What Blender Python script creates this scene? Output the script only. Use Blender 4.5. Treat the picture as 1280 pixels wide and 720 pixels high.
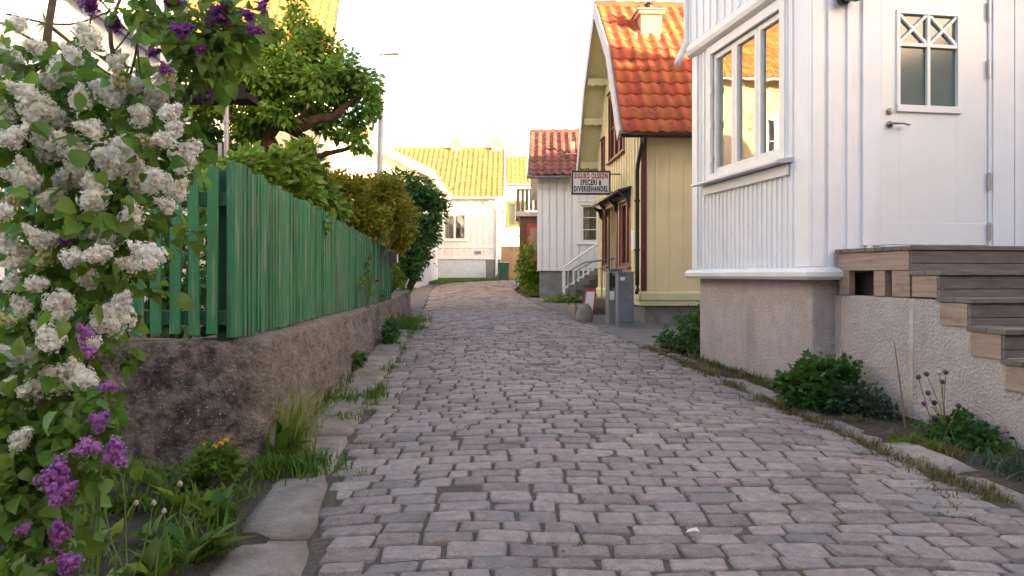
import bpy, math, random
import numpy as np
from mathutils import Vector, Matrix, noise

for o in list(bpy.data.objects):
    bpy.data.objects.remove(o)
SC = bpy.context.scene
COL = SC.collection
RAD = math.radians
random.seed(7)
RNG = np.random.default_rng(11)

# ------------------------------------------------------------------ camera
CAM_Z = 1.1
F = 960.0
HOR = 344.0
cam_d = bpy.data.cameras.new('camera')
cam_d.sensor_width = 36
cam_d.lens = 27.0
cam_d.shift_y = -16 / 1280
cam_d.clip_start = 0.05
cam_d.clip_end = 2000
cam = bpy.data.objects.new('camera', cam_d)
cam.location = (0, 0, CAM_Z)
cam.rotation_euler = (RAD(90), 0, 0)
COL.objects.link(cam)
SC.camera = cam

# ------------------------------------------------------------------ light
SUN_AZ = 60.0      # degrees to the right of straight behind the camera
SUN_EL = 8.0
w = bpy.data.worlds.new('World')
SC.world = w
w.use_nodes = True
nt = w.node_tree
bg = nt.nodes['Background']
sky = nt.nodes.new('ShaderNodeTexSky')
sky.sky_type = 'NISHITA'
sky.sun_disc = False
sky.sun_elevation = RAD(SUN_EL)
sky.sun_rotation = RAD(180 - SUN_AZ)
sky.air_density = 1.0
sky.dust_density = 2.0
sky.ozone_density = 0.4
nt.links.new(sky.outputs['Color'], bg.inputs['Color'])
bg.inputs['Strength'].default_value = 0.15
to_sun = Vector((math.sin(RAD(SUN_AZ)) * math.cos(RAD(SUN_EL)),
                 -math.cos(RAD(SUN_AZ)) * math.cos(RAD(SUN_EL)), math.sin(RAD(SUN_EL))))
sl = bpy.data.lights.new('sun', 'SUN')
sl.energy = 4.8
sl.angle = RAD(0.6)
sl.color = (1.0, 0.76, 0.46)
so = bpy.data.objects.new('sun', sl)
so.rotation_euler = (-to_sun).to_track_quat('-Z', 'Y').to_euler()
so.location = (10, -12, 20)
COL.objects.link(so)
SC.view_settings.view_transform = 'Standard'
SC.view_settings.look = 'None'
SC.view_settings.gamma = 1
SC.view_settings.use_curve_mapping = False
SC.view_settings.exposure = 2.7
SC.view_settings.use_white_balance = True      # camera white balance for open shade
SC.view_settings.white_balance_temperature = 6900
SC.view_settings.white_balance_tint = 20
SC.render.engine = 'CYCLES'
SC.cycles.max_bounces = 6
SC.cycles.transparent_max_bounces = 8
SC.cycles.use_denoising = True

# ------------------------------------------------------------------ helpers
SLOPE = 0.024


def gz(y):
    return SLOPE * min(max(y, -20), 45)


def at(px, py, Y):
    return ((px - 640) / F * Y, Y, CAM_Z + (HOR - py) / F * Y)


def gnd(px, py):
    Y = CAM_Z / (SLOPE + (py - HOR) / F)
    return ((px - 640) / F * Y, Y)


def lerp(xs, ys, t):
    return float(np.interp(t, xs, ys))


class Fr:
    """a wall frame: u along the wall, v outwards, z up"""
    def __init__(s, o, u):
        s.o = (o[0], o[1])
        l = math.hypot(u[0], u[1])
        s.u = (u[0] / l, u[1] / l)
        s.n = (s.u[1], -s.u[0])

    def p(s, u, v, z):
        return (s.o[0] + u * s.u[0] + v * s.n[0], s.o[1] + u * s.u[1] + v * s.n[1], z)

    def sub(s, u, v, d):
        """frame whose origin is (u, v) here; d = 'right','left','back','front'"""
        q = s.p(u, v, 0)
        dirs = {'front': s.u, 'left': s.n, 'right': (-s.n[0], -s.n[1]), 'back': (-s.u[0], -s.u[1])}
        return Fr(q, dirs[d])


WORLD = Fr((0, 0), (1, 0))     # u = +X, v = -Y


class MB:
    def __init__(s):
        s.v = []
        s.f = []

    def add(s, vs, fs):
        b = len(s.v)
        s.v.extend([tuple(q) for q in vs])
        s.f.extend([tuple(i + b for i in f) for f in fs])

    def hexa(s, p):
        s.add(p, [(0, 3, 2, 1), (4, 5, 6, 7), (0, 1, 5, 4), (1, 2, 6, 5), (2, 3, 7, 6), (3, 0, 4, 7)])

    def box(s, fr, u0, u1, v0, v1, z0, z1):
        # v1 is the outer side
        s.hexa([fr.p(u0, v1, z0), fr.p(u1, v1, z0), fr.p(u1, v0, z0), fr.p(u0, v0, z0),
                fr.p(u0, v1, z1), fr.p(u1, v1, z1), fr.p(u1, v0, z1), fr.p(u0, v0, z1)])

    def uz(s, fr, poly, v0, v1):
        """prism of a (u,z) polygon between v0 and v1"""
        n = len(poly)
        vs = [fr.p(a, v1, z) for a, z in poly] + [fr.p(a, v0, z) for a, z in poly]
        fs = [tuple(range(n)), tuple(range(2 * n - 1, n - 1, -1))]
        fs += [(i, i + n, (i + 1) % n + n, (i + 1) % n) for i in range(n)]
        s.add(vs, fs)

    def vz(s, fr, poly, u0, u1):
        n = len(poly)
        vs = [fr.p(u0, v, z) for v, z in poly] + [fr.p(u1, v, z) for v, z in poly]
        fs = [tuple(range(n)), tuple(range(2 * n - 1, n - 1, -1))]
        fs += [(i, i + n, (i + 1) % n + n, (i + 1) % n) for i in range(n)]
        s.add(vs, fs)

    def uv(s, fr, poly, z0, z1):
        n = len(poly)
        vs = [fr.p(a, b, z0) for a, b in poly] + [fr.p(a, b, z1) for a, b in poly]
        fs = [tuple(range(n - 1, -1, -1)), tuple(range(n, 2 * n))]
        fs += [(i, (i + 1) % n, (i + 1) % n + n, i + n) for i in range(n)]
        s.add(vs, fs)

    def tube(s, pts, rad, seg=8, cap=True):
        pts = [Vector(q) for q in pts]
        if not hasattr(rad, '__len__'):
            rad = [rad] * len(pts)
        rings = []
        up = Vector((0.13, 0.21, 1)).normalized()
        for i, q in enumerate(pts):
            t = (pts[min(i + 1, len(pts) - 1)] - pts[max(i - 1, 0)])
            if t.length < 1e-9:
                t = Vector((0, 0, 1))
            t.normalize()
            a = t.cross(up)
            if a.length < 0.05:
                a = t.cross(Vector((1, 0, 0)))
            a.normalize()
            b = t.cross(a)
            rings.append([q + (a * math.cos(k * 2 * math.pi / seg) + b * math.sin(k * 2 * math.pi / seg)) * rad[i] for k in range(seg)])
        base = len(s.v)
        for r in rings:
            s.v.extend([tuple(q) for q in r])
        for i in range(len(rings) - 1):
            for k in range(seg):
                a = base + i * seg + k
                b = base + i * seg + (k + 1) % seg
                s.f.append((a, a + seg, b + seg, b))
        if cap:
            s.f.append(tuple(base + k for k in range(seg)))
            s.f.append(tuple(base + (len(rings) - 1) * seg + k for k in range(seg - 1, -1, -1)))

    def lathe(s, c, prof, seg=16, axis='z'):
        base = len(s.v)
        for r, h in prof:
            for k in range(seg):
                a = 2 * math.pi * k / seg
                q = (r * math.cos(a), r * math.sin(a), h)
                if axis == 'y':
                    q = (q[0], q[2], q[1])
                s.v.append((c[0] + q[0], c[1] + q[1], c[2] + q[2]))
        for i in range(len(prof) - 1):
            for k in range(seg):
                a = base + i * seg + k
                b = base + i * seg + (k + 1) % seg
                s.f.append((a, b, b + seg, a + seg))
        s.f.append(tuple(base + k for k in range(seg - 1, -1, -1)))
        s.f.append(tuple(base + (len(prof) - 1) * seg + k for k in range(seg)))

    def build(s, name, m, parent=None, bevel=0, smooth=False):
        return mesh_obj(name, s.v, s.f, m, parent, bevel, smooth)


def wloc(o):
    l = Vector((0, 0, 0))
    while o:
        l += o.location
        o = o.parent
    return l


def mesh_obj(name, v, f, m, parent=None, bevel=0, smooth=False, base=None):
    me = bpy.data.meshes.new(name)
    off = wloc(parent) if parent else Vector((0, 0, 0))
    if base is not None:
        off = Vector(base)
    V = np.asarray(v, dtype=np.float64).reshape(-1, 3) - np.array(off)
    if isinstance(f, np.ndarray):
        groups = [f]
    elif f and isinstance(f[0], np.ndarray):
        groups = f
    else:
        groups = None
    if groups is None:
        me.from_pydata([tuple(q) for q in V], [], f)
    else:
        me.vertices.add(len(V))
        me.vertices.foreach_set('co', V.astype(np.float32).ravel())
        nl = sum(g.size for g in groups)
        npoly = sum(len(g) for g in groups)
        me.loops.add(nl)
        me.loops.foreach_set('vertex_index', np.concatenate([g.ravel() for g in groups]).astype(np.int32))
        me.polygons.add(npoly)
        tot = np.concatenate([np.full(len(g), g.shape[1]) for g in groups])
        st = np.concatenate([[0], np.cumsum(tot)[:-1]])
        me.polygons.foreach_set('loop_start', st.astype(np.int32))
        me.update(calc_edges=True)
    me.validate()
    if m:
        for q in (m if isinstance(m, (list, tuple)) else [m]):
            me.materials.append(q)
    if smooth:
        me.polygons.foreach_set('use_smooth', [True] * len(me.polygons))
    o = bpy.data.objects.new(name, me)
    COL.objects.link(o)
    if parent:
        o.parent = parent
        if base is not None:
            o.location = Vector(base) - wloc(parent)
    elif base is not None:
        o.location = base
    if bevel:
        b = o.modifiers.new('edge', 'BEVEL')
        b.width = bevel
        b.segments = 2
        b.limit_method = 'ANGLE'
        b.angle_limit = RAD(50)
    return o


def tag(o, label, cat, group=None):
    o['label'] = label
    o['category'] = cat
    if group:
        o['group'] = group
    return o


def thing(name, label, cat, loc, group=None):
    o = bpy.data.objects.new(name, None)
    o.empty_display_size = 0.2
    COL.objects.link(o)
    o.location = loc
    return tag(o, label, cat, group)


def structure(o, kind='structure'):
    o['kind'] = kind
    return o


# ------------------------------------------------------------------ materials
def mat(name, c1, c2=None, rough=0.7, scale=6.0, lo=0.35, hi=0.65, stretch=(1, 1, 1), detail=6,
        bump=0.0, bscale=60.0, bdist=0.01, bstretch=(1, 1, 1), stain=None, island=0.0, metallic=0.0, spec=0.5, transl=0.0, mask=None):
    m = bpy.data.materials.new(name)
    m.use_nodes = True
    N = m.node_tree.nodes
    L = m.node_tree.links
    b = N['Principled BSDF']
    b.inputs['Roughness'].default_value = rough
    b.inputs['Metallic'].default_value = metallic
    b.inputs['Specular IOR Level'].default_value = spec
    geo = N.new('ShaderNodeNewGeometry')
    col = None

    def nz(sc, st, det):
        mp = N.new('ShaderNodeMapping')
        mp.inputs['Scale'].default_value = (sc * st[0], sc * st[1], sc * st[2])
        L.new(geo.outputs['Position'], mp.inputs['Vector'])
        t = N.new('ShaderNodeTexNoise')
        t.inputs['Scale'].default_value = 1.0
        t.inputs['Detail'].default_value = det
        t.inputs['Roughness'].default_value = 0.6
        L.new(mp.outputs['Vector'], t.inputs['Vector'])
        return t.outputs['Fac']

    def ramp(sock, a, bb):
        r = N.new('ShaderNodeMapRange')
        r.inputs['From Min'].default_value = a
        r.inputs['From Max'].default_value = bb
        L.new(sock, r.inputs['Value'])
        return r.outputs['Result']

    def mix(f, a, bb):
        x = N.new('ShaderNodeMix')
        x.data_type = 'RGBA'
        L.new(f, x.inputs['Factor'])
        for s_, val in ((x.inputs[6], a), (x.inputs[7], bb)):
            if isinstance(val, (tuple, list)):
                s_.default_value = (*val[:3], 1)
            else:
                L.new(val, s_)
        return x.outputs[2]

    if c2 is None:
        c2 = tuple(q * 0.88 for q in c1)
    col = mix(ramp(nz(scale, stretch, detail), lo, hi), c1, c2)
    if stain:
        for (sc_, st_, sscale, slo, shi, sstr) in ([stain] if not isinstance(stain, list) else stain):
            f = ramp(nz(sscale, sstr, 5), slo, shi)
            mlt = N.new('ShaderNodeMath')
            mlt.operation = 'MULTIPLY'
            mlt.inputs[1].default_value = st_
            L.new(f, mlt.inputs[0])
            col = mix(mlt.outputs[0], col, sc_)
    if mask:        # darker mottled skin on the front end of the wall, masked by position
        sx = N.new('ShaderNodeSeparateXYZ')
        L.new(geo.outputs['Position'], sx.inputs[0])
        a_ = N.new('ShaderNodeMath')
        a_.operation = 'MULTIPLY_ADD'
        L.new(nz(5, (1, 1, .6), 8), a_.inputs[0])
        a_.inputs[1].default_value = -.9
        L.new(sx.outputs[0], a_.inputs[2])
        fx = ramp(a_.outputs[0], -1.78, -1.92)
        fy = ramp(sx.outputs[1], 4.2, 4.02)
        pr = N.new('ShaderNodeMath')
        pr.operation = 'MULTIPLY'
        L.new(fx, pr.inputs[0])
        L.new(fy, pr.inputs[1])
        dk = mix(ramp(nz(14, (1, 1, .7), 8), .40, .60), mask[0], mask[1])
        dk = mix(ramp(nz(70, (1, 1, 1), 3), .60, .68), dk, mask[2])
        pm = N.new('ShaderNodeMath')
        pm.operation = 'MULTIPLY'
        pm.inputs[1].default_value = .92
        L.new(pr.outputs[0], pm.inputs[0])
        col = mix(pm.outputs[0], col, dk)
    if island:
        h = N.new('ShaderNodeHueSaturation')
        r = N.new('ShaderNodeMapRange')
        r.inputs['To Min'].default_value = 1 - island
        r.inputs['To Max'].default_value = 1 + island
        L.new(geo.outputs['Random Per Island'], r.inputs['Value'])
        L.new(r.outputs['Result'], h.inputs['Value'])
        wn = N.new('ShaderNodeMapRange')
        mm = N.new('ShaderNodeMath')
        mm.operation = 'MULTIPLY'
        mm.inputs[1].default_value = 17.3
        fr_ = N.new('ShaderNodeMath')
        fr_.operation = 'FRACT'
        L.new(geo.outputs['Random Per Island'], mm.inputs[0])
        L.new(mm.outputs[0], fr_.inputs[0])
        L.new(fr_.outputs[0], wn.inputs['Value'])
        wn.inputs['To Min'].default_value = 0.5 - island * 0.07
        wn.inputs['To Max'].default_value = 0.5 + island * 0.07
        L.new(wn.outputs['Result'], h.inputs['Hue'])
        L.new(col, h.inputs['Color'])
        col = h.outputs['Color']
    L.new(col, b.inputs['Base Color'])
    if bump:
        bp = N.new('ShaderNodeBump')
        bp.inputs['Strength'].default_value = bump
        bp.inputs['Distance'].default_value = bdist
        L.new(nz(bscale, bstretch, 5), bp.inputs['Height'])
        L.new(bp.outputs['Normal'], b.inputs['Normal'])
    if transl:
        tr = N.new('ShaderNodeBsdfTranslucent')
        L.new(col, tr.inputs['Color'])
        ms = N.new('ShaderNodeMixShader')
        ms.inputs[0].default_value = transl
        L.new(b.outputs[0], ms.inputs[1])
        L.new(tr.outputs[0], ms.inputs[2])
        L.new(ms.outputs[0], N['Material Output'].inputs['Surface'])
    return m


def glass_mat(name, refl, tint=(1, 1, 1)):
    m = bpy.data.materials.new(name)
    m.use_nodes = True
    N = m.node_tree.nodes
    L = m.node_tree.links
    N.remove(N['Principled BSDF'])
    g = N.new('ShaderNodeBsdfGlossy')
    g.inputs['Roughness'].default_value = 0.015
    geo = N.new('ShaderNodeNewGeometry')
    mp = N.new('ShaderNodeMapping')
    mp.inputs['Scale'].default_value = (2.5, 2.5, 2.5)
    nzt = N.new('ShaderNodeTexNoise')
    nzt.inputs['Scale'].default_value = 1.0
    nzt.inputs['Detail'].default_value = 1.0
    bp = N.new('ShaderNodeBump')
    bp.inputs['Strength'].default_value = 0.25
    bp.inputs['Distance'].default_value = 0.01
    L.new(geo.outputs['Position'], mp.inputs['Vector'])
    L.new(mp.outputs['Vector'], nzt.inputs['Vector'])
    L.new(nzt.outputs['Fac'], bp.inputs['Height'])
    L.new(bp.outputs['Normal'], g.inputs['Normal'])
    t = N.new('ShaderNodeBsdfTransparent')
    t.inputs['Color'].default_value = (*tint, 1)
    fr = N.new('ShaderNodeFresnel')
    fr.inputs['IOR'].default_value = 1.5
    mr = N.new('ShaderNodeMapRange')
    mr.inputs['To Min'].default_value = refl
    mr.inputs['To Max'].default_value = 1.0
    L.new(fr.outputs[0], mr.inputs['Value'])
    ms = N.new('ShaderNodeMixShader')
    L.new(mr.outputs['Result'], ms.inputs[0])
    L.new(t.outputs[0], ms.inputs[1])
    L.new(g.outputs[0], ms.inputs[2])
    L.new(ms.outputs[0], N['Material Output'].inputs['Surface'])
    return m


M = {}
M['white'] = mat('white_paint', (.80, .785, .775), (.74, .725, .715), rough=.5, scale=3, bump=.12, bscale=30, bstretch=(1, 1, .1),
                 stain=((.55, .53, .50), .35, 1.2, .55, .8, (1, 1, .25)))
M['white_near'] = mat('white_near', (.82, .835, .87), (.77, .785, .82), rough=.42, scale=4, bump=.1, bscale=40, bstretch=(1, 1, .08),
                      stain=[((.5, .47, .45), .4, 2.6, .56, .78, (1.6, 1.6, .16)), ((.35, .3, .27), .5, 26, .74, .8, (1, 1, 1))])
M['white_trim'] = mat('white_trim', (.82, .81, .80), (.74, .73, .71), rough=.42, scale=5, bump=.05, bscale=40)
M['skirt'] = mat('skirt_board', (.62, .66, .72), (.52, .56, .62), rough=.6, scale=5)
M['yellow'] = mat('yellow_paint', (.80, .68, .40), (.74, .625, .36), rough=.6, scale=2.5, bump=.12, bscale=30, bstretch=(1, 1, .1),
                  stain=((.42, .34, .18), .45, 1.3, .5, .8, (1, 1, .3)))
M['pale_yellow'] = mat('pale_yellow_paint', (.70, .66, .42), (.62, .58, .36), rough=.55, scale=4)
M['cream'] = mat('cream_paint', (.72, .62, .42), (.66, .56, .38), rough=.6, scale=3)
M['fascia'] = mat('fascia_paint', (.42, .38, .40), (.34, .30, .33), rough=.5, scale=6)
M['oxblood'] = mat('oxblood_paint', (.14, .022, .02), (.09, .016, .015), rough=.45, scale=6)
M['redbrown'] = mat('redbrown_paint', (.23, .045, .03), (.15, .03, .022), rough=.4, scale=6)
M['black_metal'] = mat('black_metal', (.02, .017, .015), (.03, .022, .018), rough=.4)
M['black_wood'] = mat('black_wood', (.018, .017, .018), (.028, .026, .026), rough=.95, spec=.1)
M['tile_red'] = mat('tile_red', (.46, .095, .030), (.36, .072, .025), rough=.75, scale=5, island=.13, bump=.3, bscale=60,
                    stain=((.07, .035, .025), .7, 7.0, .57, .66, (1, 1, .6)))
M['tile_orange'] = mat('tile_orange', (.44, .20, .062), (.37, .155, .05), rough=.8, scale=4, island=.2, bump=.2, bscale=40,
                       stain=((.25, .14, .07), .5, 3.0, .55, .8, (1, 1, 1)))
M['tile_brown'] = mat('tile_brown', (.20, .075, .055), (.14, .05, .04), rough=.8, scale=5, island=.25,
                      stain=((.06, .035, .03), .6, 5.0, .55, .75, (1, 1, 1)))
M['chimney'] = mat('chimney_render', (.55, .34, .20), (.48, .29, .17), rough=.85, scale=5, bump=.2)
M['plaster'] = mat('rough_plaster', (.74, .65, .62), (.64, .55, .52), rough=.92, scale=7, bump=1.0, bscale=48, bdist=.05,
                   stain=[((.30, .23, .17), .6, 2.2, .56, .75, (1.2, 1.2, .25)), ((.27, .26, .27), .4, 1.1, .52, .75, (1, 1, .6))])
M['concrete'] = mat('foundation_concrete', (.25, .24, .23), (.17, .165, .16), rough=.9, scale=4, bump=.5, bscale=40,
                    stain=((.08, .075, .06), .6, 2.0, .5, .75, (1, 1, .6)))
M['stone_tan'] = mat('tan_stone', (.30, .21, .13), (.20, .14, .09), rough=.9, scale=3, bump=.6, bscale=9, bdist=.05)
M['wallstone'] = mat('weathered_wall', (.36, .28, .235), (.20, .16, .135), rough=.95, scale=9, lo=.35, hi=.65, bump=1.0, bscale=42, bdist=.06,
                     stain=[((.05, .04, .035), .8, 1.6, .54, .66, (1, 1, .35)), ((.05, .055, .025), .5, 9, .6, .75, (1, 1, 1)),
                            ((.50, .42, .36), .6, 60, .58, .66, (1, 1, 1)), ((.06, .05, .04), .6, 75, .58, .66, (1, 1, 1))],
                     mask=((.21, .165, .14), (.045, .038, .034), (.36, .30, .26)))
M['green'] = mat('green_picket_paint', (.018, .155, .072), (.024, .195, .092), rough=.65, scale=5, island=.30, bump=.35, bscale=90, bstretch=(1, 1, .06),
                 stain=[((.25, .235, .18), .65, 34, .53, .61, (1, 1, .06)), ((.01, .05, .03), .7, 20, .55, .63, (1, 1, .05)), ((.06, .07, .05), .6, 6, .55, .75, (1, 1, .3))])
M['green_rail'] = mat('dark_green_rail', (.012, .07, .04), (.02, .09, .05), rough=.7, scale=6)
M['deck'] = mat('weathered_wood', (.215, .18, .155), (.14, .12, .105), rough=.8, scale=9, stretch=(.7, .7, 6), bump=.5, bscale=60, bstretch=(.25, .25, 2.5), island=.15,
                stain=((.07, .06, .05), .5, 4, .55, .75, (1, 1, 1)))
M['deck_side'] = mat('fresh_wood', (.43, .32, .25), (.31, .22, .165), rough=.7, scale=6, stretch=(1, .4, 9), bump=.3, bscale=40, bstretch=(1, .2, 3), island=.15,
                     stain=((.13, .07, .035), .7, 5, .60, .75, (1, .7, 1.6)))
M['steel'] = mat('brushed_steel', (.45, .45, .44), rough=.35, metallic=.9)
M['galv'] = mat('galvanised_steel', (.30, .30, .31), (.24, .24, .25), rough=.5, metallic=.5)
M['cabinet'] = mat('grey_cabinet', (.20, .20, .20), (.15, .15, .15), rough=.55, scale=5, stain=((.08, .075, .07), .5, 4, .5, .75, (1, 1, .5)))
M['cabinet2'] = mat('blue_grey_cabinet', (.17, .19, .22), (.13, .15, .17), rough=.5, scale=5, stain=((.07, .07, .07), .5, 5, .5, .75, (1, 1, .5)))
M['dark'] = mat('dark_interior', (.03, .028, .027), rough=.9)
M['room'] = mat('room_wall', (.20, .19, .17), rough=.9)
M['curtain'] = mat('curtain_cloth', (.62, .60, .56), (.5, .48, .45), rough=.9, transl=.3)
M['glass'] = glass_mat('window_glass', .10)
M['glass_bright'] = glass_mat('coated_window_glass', .42)
M['frost'] = mat('frosted_pane', (.12, .165, .165), (.10, .14, .14), rough=.12, scale=2, spec=.6)
M['sign_white'] = mat('sign_white', (.84, .82, .82), (.80, .78, .78), rough=.4)
M['red_ink'] = mat('red_lettering', (.40, .03, .05), rough=.5)
M['black_ink'] = mat('black_lettering', (.012, .012, .014), rough=.5)
M['red_board'] = mat('red_board', (.42, .045, .035), (.35, .04, .03), rough=.5)
M['brown_board'] = mat('brown_board', (.13, .075, .05), (.09, .05, .035), rough=.7)
M['seam'] = mat('sealed_crack', (.42, .33, .25), (.62, .54, .49), rough=.95, scale=9, bump=.8, bscale=50)
M['paper'] = mat('white_paper', (.75, .72, .72), rough=.8)
M['bin'] = mat('green_plastic', (.02, .09, .045), (.016, .07, .035), rough=.45)
M['rock'] = mat('granite_rock', (.27, .235, .21), (.19, .165, .15), rough=.9, scale=12, bump=.4, bscale=40)
M['bark'] = mat('bark', (.125, .075, .045), (.06, .036, .022), rough=.95, scale=18, bump=.9, bscale=40, bdist=.02, stretch=(1, 1, .4))
M['twig'] = mat('twig', (.16, .11, .08), (.09, .06, .045), rough=.9, scale=20)
M['stem'] = mat('green_stem', (.16, .22, .06), (.11, .17, .045), rough=.6, scale=10)
M['dry_stem'] = mat('dry_stem', (.30, .17, .08), (.20, .11, .05), rough=.8, scale=10)


def leafm(name, c1, c2, island=.3, transl=.42, rough=.45):
    return mat(name, c1, c2, rough=rough, scale=3.0, lo=.3, hi=.7, island=island, transl=transl, spec=.35)


M['leaf_tree'] = leafm('tree_leaf', (.17, .30, .035), (.10, .21, .024))
M['leaf_lilac'] = leafm('lilac_leaf', (.15, .27, .036), (.085, .185, .026))
M['leaf_lime'] = leafm('lime_leaf', (.17, .27, .03), (.10, .19, .022))
M['leaf_olive'] = leafm('olive_leaf', (.32, .28, .028), (.20, .21, .022), island=.35)
M['leaf_dark'] = leafm('dark_leaf', (.085, .20, .04), (.05, .14, .028))
M['leaf_parsley'] = leafm('parsley_leaf', (.06, .17, .03), (.038, .125, .024))
M['leaf_grey'] = leafm('grey_leaf', (.075, .13, .085), (.045, .09, .055))
M['leaf_weed'] = leafm('weed_leaf', (.11, .21, .026), (.07, .15, .02))
M['grass'] = leafm('grass_blade', (.12, .22, .024), (.07, .15, .018), island=.35)
M['grass_dry'] = leafm('dry_grass_blade', (.20, .15, .06), (.12, .13, .04), island=.35)
M['grass_pale'] = leafm('pale_grass_blade', (.36, .40, .10), (.22, .32, .06), island=.3)
M['petal_white'] = mat('white_petal', (.90, .89, .83), (.86, .85, .76), rough=.6, scale=9, island=.08, transl=.35)
M['bud'] = mat('cream_bud', (.50, .50, .25), (.42, .44, .2), rough=.6, island=.1)
M['petal_purple'] = mat('purple_petal', (.46, .17, .46), (.36, .11, .40), rough=.6, scale=12, island=.3, transl=.25)
M['petal_deep'] = mat('deep_purple_petal', (.27, .06, .32), (.17, .035, .23), rough=.6, scale=12, island=.3, transl=.2)
M['petal_yellow'] = mat('yellow_petal', (.65, .38, .03), rough=.6, island=.1)
M['petal_red'] = mat('red_petal', (.55, .02, .02), rough=.6)
M['seed'] = mat('seed_head', (.14, .09, .06), (.09, .055, .04), rough=.9, scale=40)
M['seed_dark'] = mat('dark_seed_head', (.035, .025, .05), rough=.9)
M['fluff'] = mat('pale_seed_head', (.5, .48, .4), rough=.9)
M['cobble'] = mat('granite_cobble', (.32, .255, .232), (.205, .167, .155), rough=.72, scale=22, island=.24, bump=.8, bscale=55, bdist=.012,
                  stain=[((.09, .08, .075), .5, 2.2, .5, .75, (1, 1, 1)), ((.50, .43, .41), .45, 110, .58, .66, (1, 1, 1)), ((.08, .065, .06), .5, 95, .60, .68, (1, 1, 1)), ((.20, .20, .21), .5, 3.7, .55, .62, (1, 1, 1))])
M['joint'] = mat('joint_grit', (.125, .10, .085), (.07, .058, .048), rough=.95, scale=40, bump=.8, bscale=120,
                 stain=((.06, .085, .02), .8, 1.6, .52, .64, (1, 1, 1)))
M['slab'] = mat('granite_slab', (.32, .275, .24), (.22, .19, .168), rough=.85, scale=7, bump=.8, bscale=45, bdist=.02, island=.12,
                stain=[((.06, .055, .045), .6, 2.2, .52, .72, (1, 1, 1)), ((.36, .32, .29), .4, 90, .58, .68, (1, 1, 1)), ((.09, .085, .05), .5, 6, .56, .7, (1, 1, 1))])
M['soil'] = mat('garden_soil', (.10, .076, .056), (.045, .036, .027), rough=1, scale=14, bump=1, bscale=45, bdist=.04)
M['asphalt'] = mat('worn_asphalt', (.165, .145, .14), (.12, .108, .105), rough=.9, scale=3, bump=.4, bscale=120,
                   stain=((.07, .065, .06), .5, 1.0, .5, .75, (1, 1, 1)))
M['lawn'] = mat('lawn_ground', (.045, .085, .016), (.06, .075, .02), rough=1, scale=4, bump=.5, bscale=60)

# ------------------------------------------------------------------ building helpers
def solid_spans(ua, ub, z0, z1, holes):
    um = (ua + ub) / 2
    cuts = sorted([(h[2], h[3]) for h in holes if h[0] < um < h[1]])
    out = []
    z = z0
    for a, b in cuts:
        if a > z + 1e-4:
            out.append((z, min(a, z1)))
        z = max(z, b)
    if z < z1 - 1e-4:
        out.append((z, z1))
    return out


def wall(mb, fr, u0, u1, z0, top, holes=(), v0=-.12, v1=0.0, step=.20, bw=.045, bt=.018, batten=True, breaks=(), jit=0.0):
    """top: number or list of (u,z); holes: (u0,u1,z0,z1)"""
    if not isinstance(top, (list, tuple)):
        top = [(u0, top), (u1, top)]
    tx = [a for a, _ in top]
    tz = [b for _, b in top]
    us = {u0, u1}
    for h in holes:
        us |= {h[0], h[1]}
    us |= {a for a in tx if u0 < a < u1}
    us = sorted(us)
    for a, b in zip(us[:-1], us[1:]):
        ta, tb = lerp(tx, tz, a), lerp(tx, tz, b)
        lo = min(ta, tb)
        for sa, sb in solid_spans(a, b, z0, 99, holes):
            if sb > 50:
                mb.uz(fr, [(a, sa), (b, sa), (b, tb), (a, ta)], v0, v1)
            else:
                mb.uz(fr, [(a, sa), (b, sa), (b, min(sb, tb)), (a, min(sb, ta))], v0, v1)
    if batten:
        n = max(1, round((u1 - u0) / step))
        for i in range(n + 1):
            c = u0 + (u1 - u0) * i / n + random.uniform(-jit, jit)
            a, b = max(u0, c - bw / 2), min(u1, c + bw / 2)
            for sa, sb in solid_spans(a, b, z0, min(lerp(tx, tz, a), lerp(tx, tz, b)) - .003, [(h[0] - bw / 2, h[1] + bw / 2, h[2], h[3]) for h in holes]):
                mb.uz(fr, [(a, sa), (b, sa), (b, sb), (a, sb)], v1 - .002, v1 + bt + random.uniform(-.002, .002))


def pantile(fr, u0, u1, e, r, m, parent, pitch=.22, row=.34, seg=6, amp=.035):
    e = np.array(e, float)
    r = np.array(r, float)
    d = r - e
    L = np.linalg.norm(d)
    d /= L
    n = np.array([d[1], -d[0]])
    if n[1] < 0:
        n = -n
    nc = max(1, round((u1 - u0) / pitch))
    pitch = (u1 - u0) / nc
    nr = max(1, round(L / row))
    row = L / nr
    s = np.linspace(0, 1.03, seg + 1)
    prof = amp * (.5 + .5 * np.cos(2 * np.pi * (s - .12)))
    V = []
    Fc = []
    for j in range(nr):
        for i in range(nc):
            jn = random.uniform(-.004, .004)
            js = random.uniform(-.008, .008)
            b = len(V)
            for kind in range(3):
                s_up = j * row + js if kind < 2 else min((j + 1) * row + .02, L)
                hoff = {0: .030 - .026, 1: .030, 2: .004}[kind] + .02
                for k in range(seg + 1):
                    h = prof[k] + hoff + jn
                    p2 = e + d * s_up + n * h
                    V.append(fr.p(u0 + (i + s[k]) * pitch, p2[0], p2[1]))
            w_ = seg + 1
            for q in range(2):
                for k in range(seg):
                    Fc.append((b + q * w_ + k, b + q * w_ + k + 1, b + (q + 1) * w_ + k + 1, b + (q + 1) * w_ + k))
    return mesh_obj('tiles', V, np.array(Fc), m, parent, smooth=False)


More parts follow.
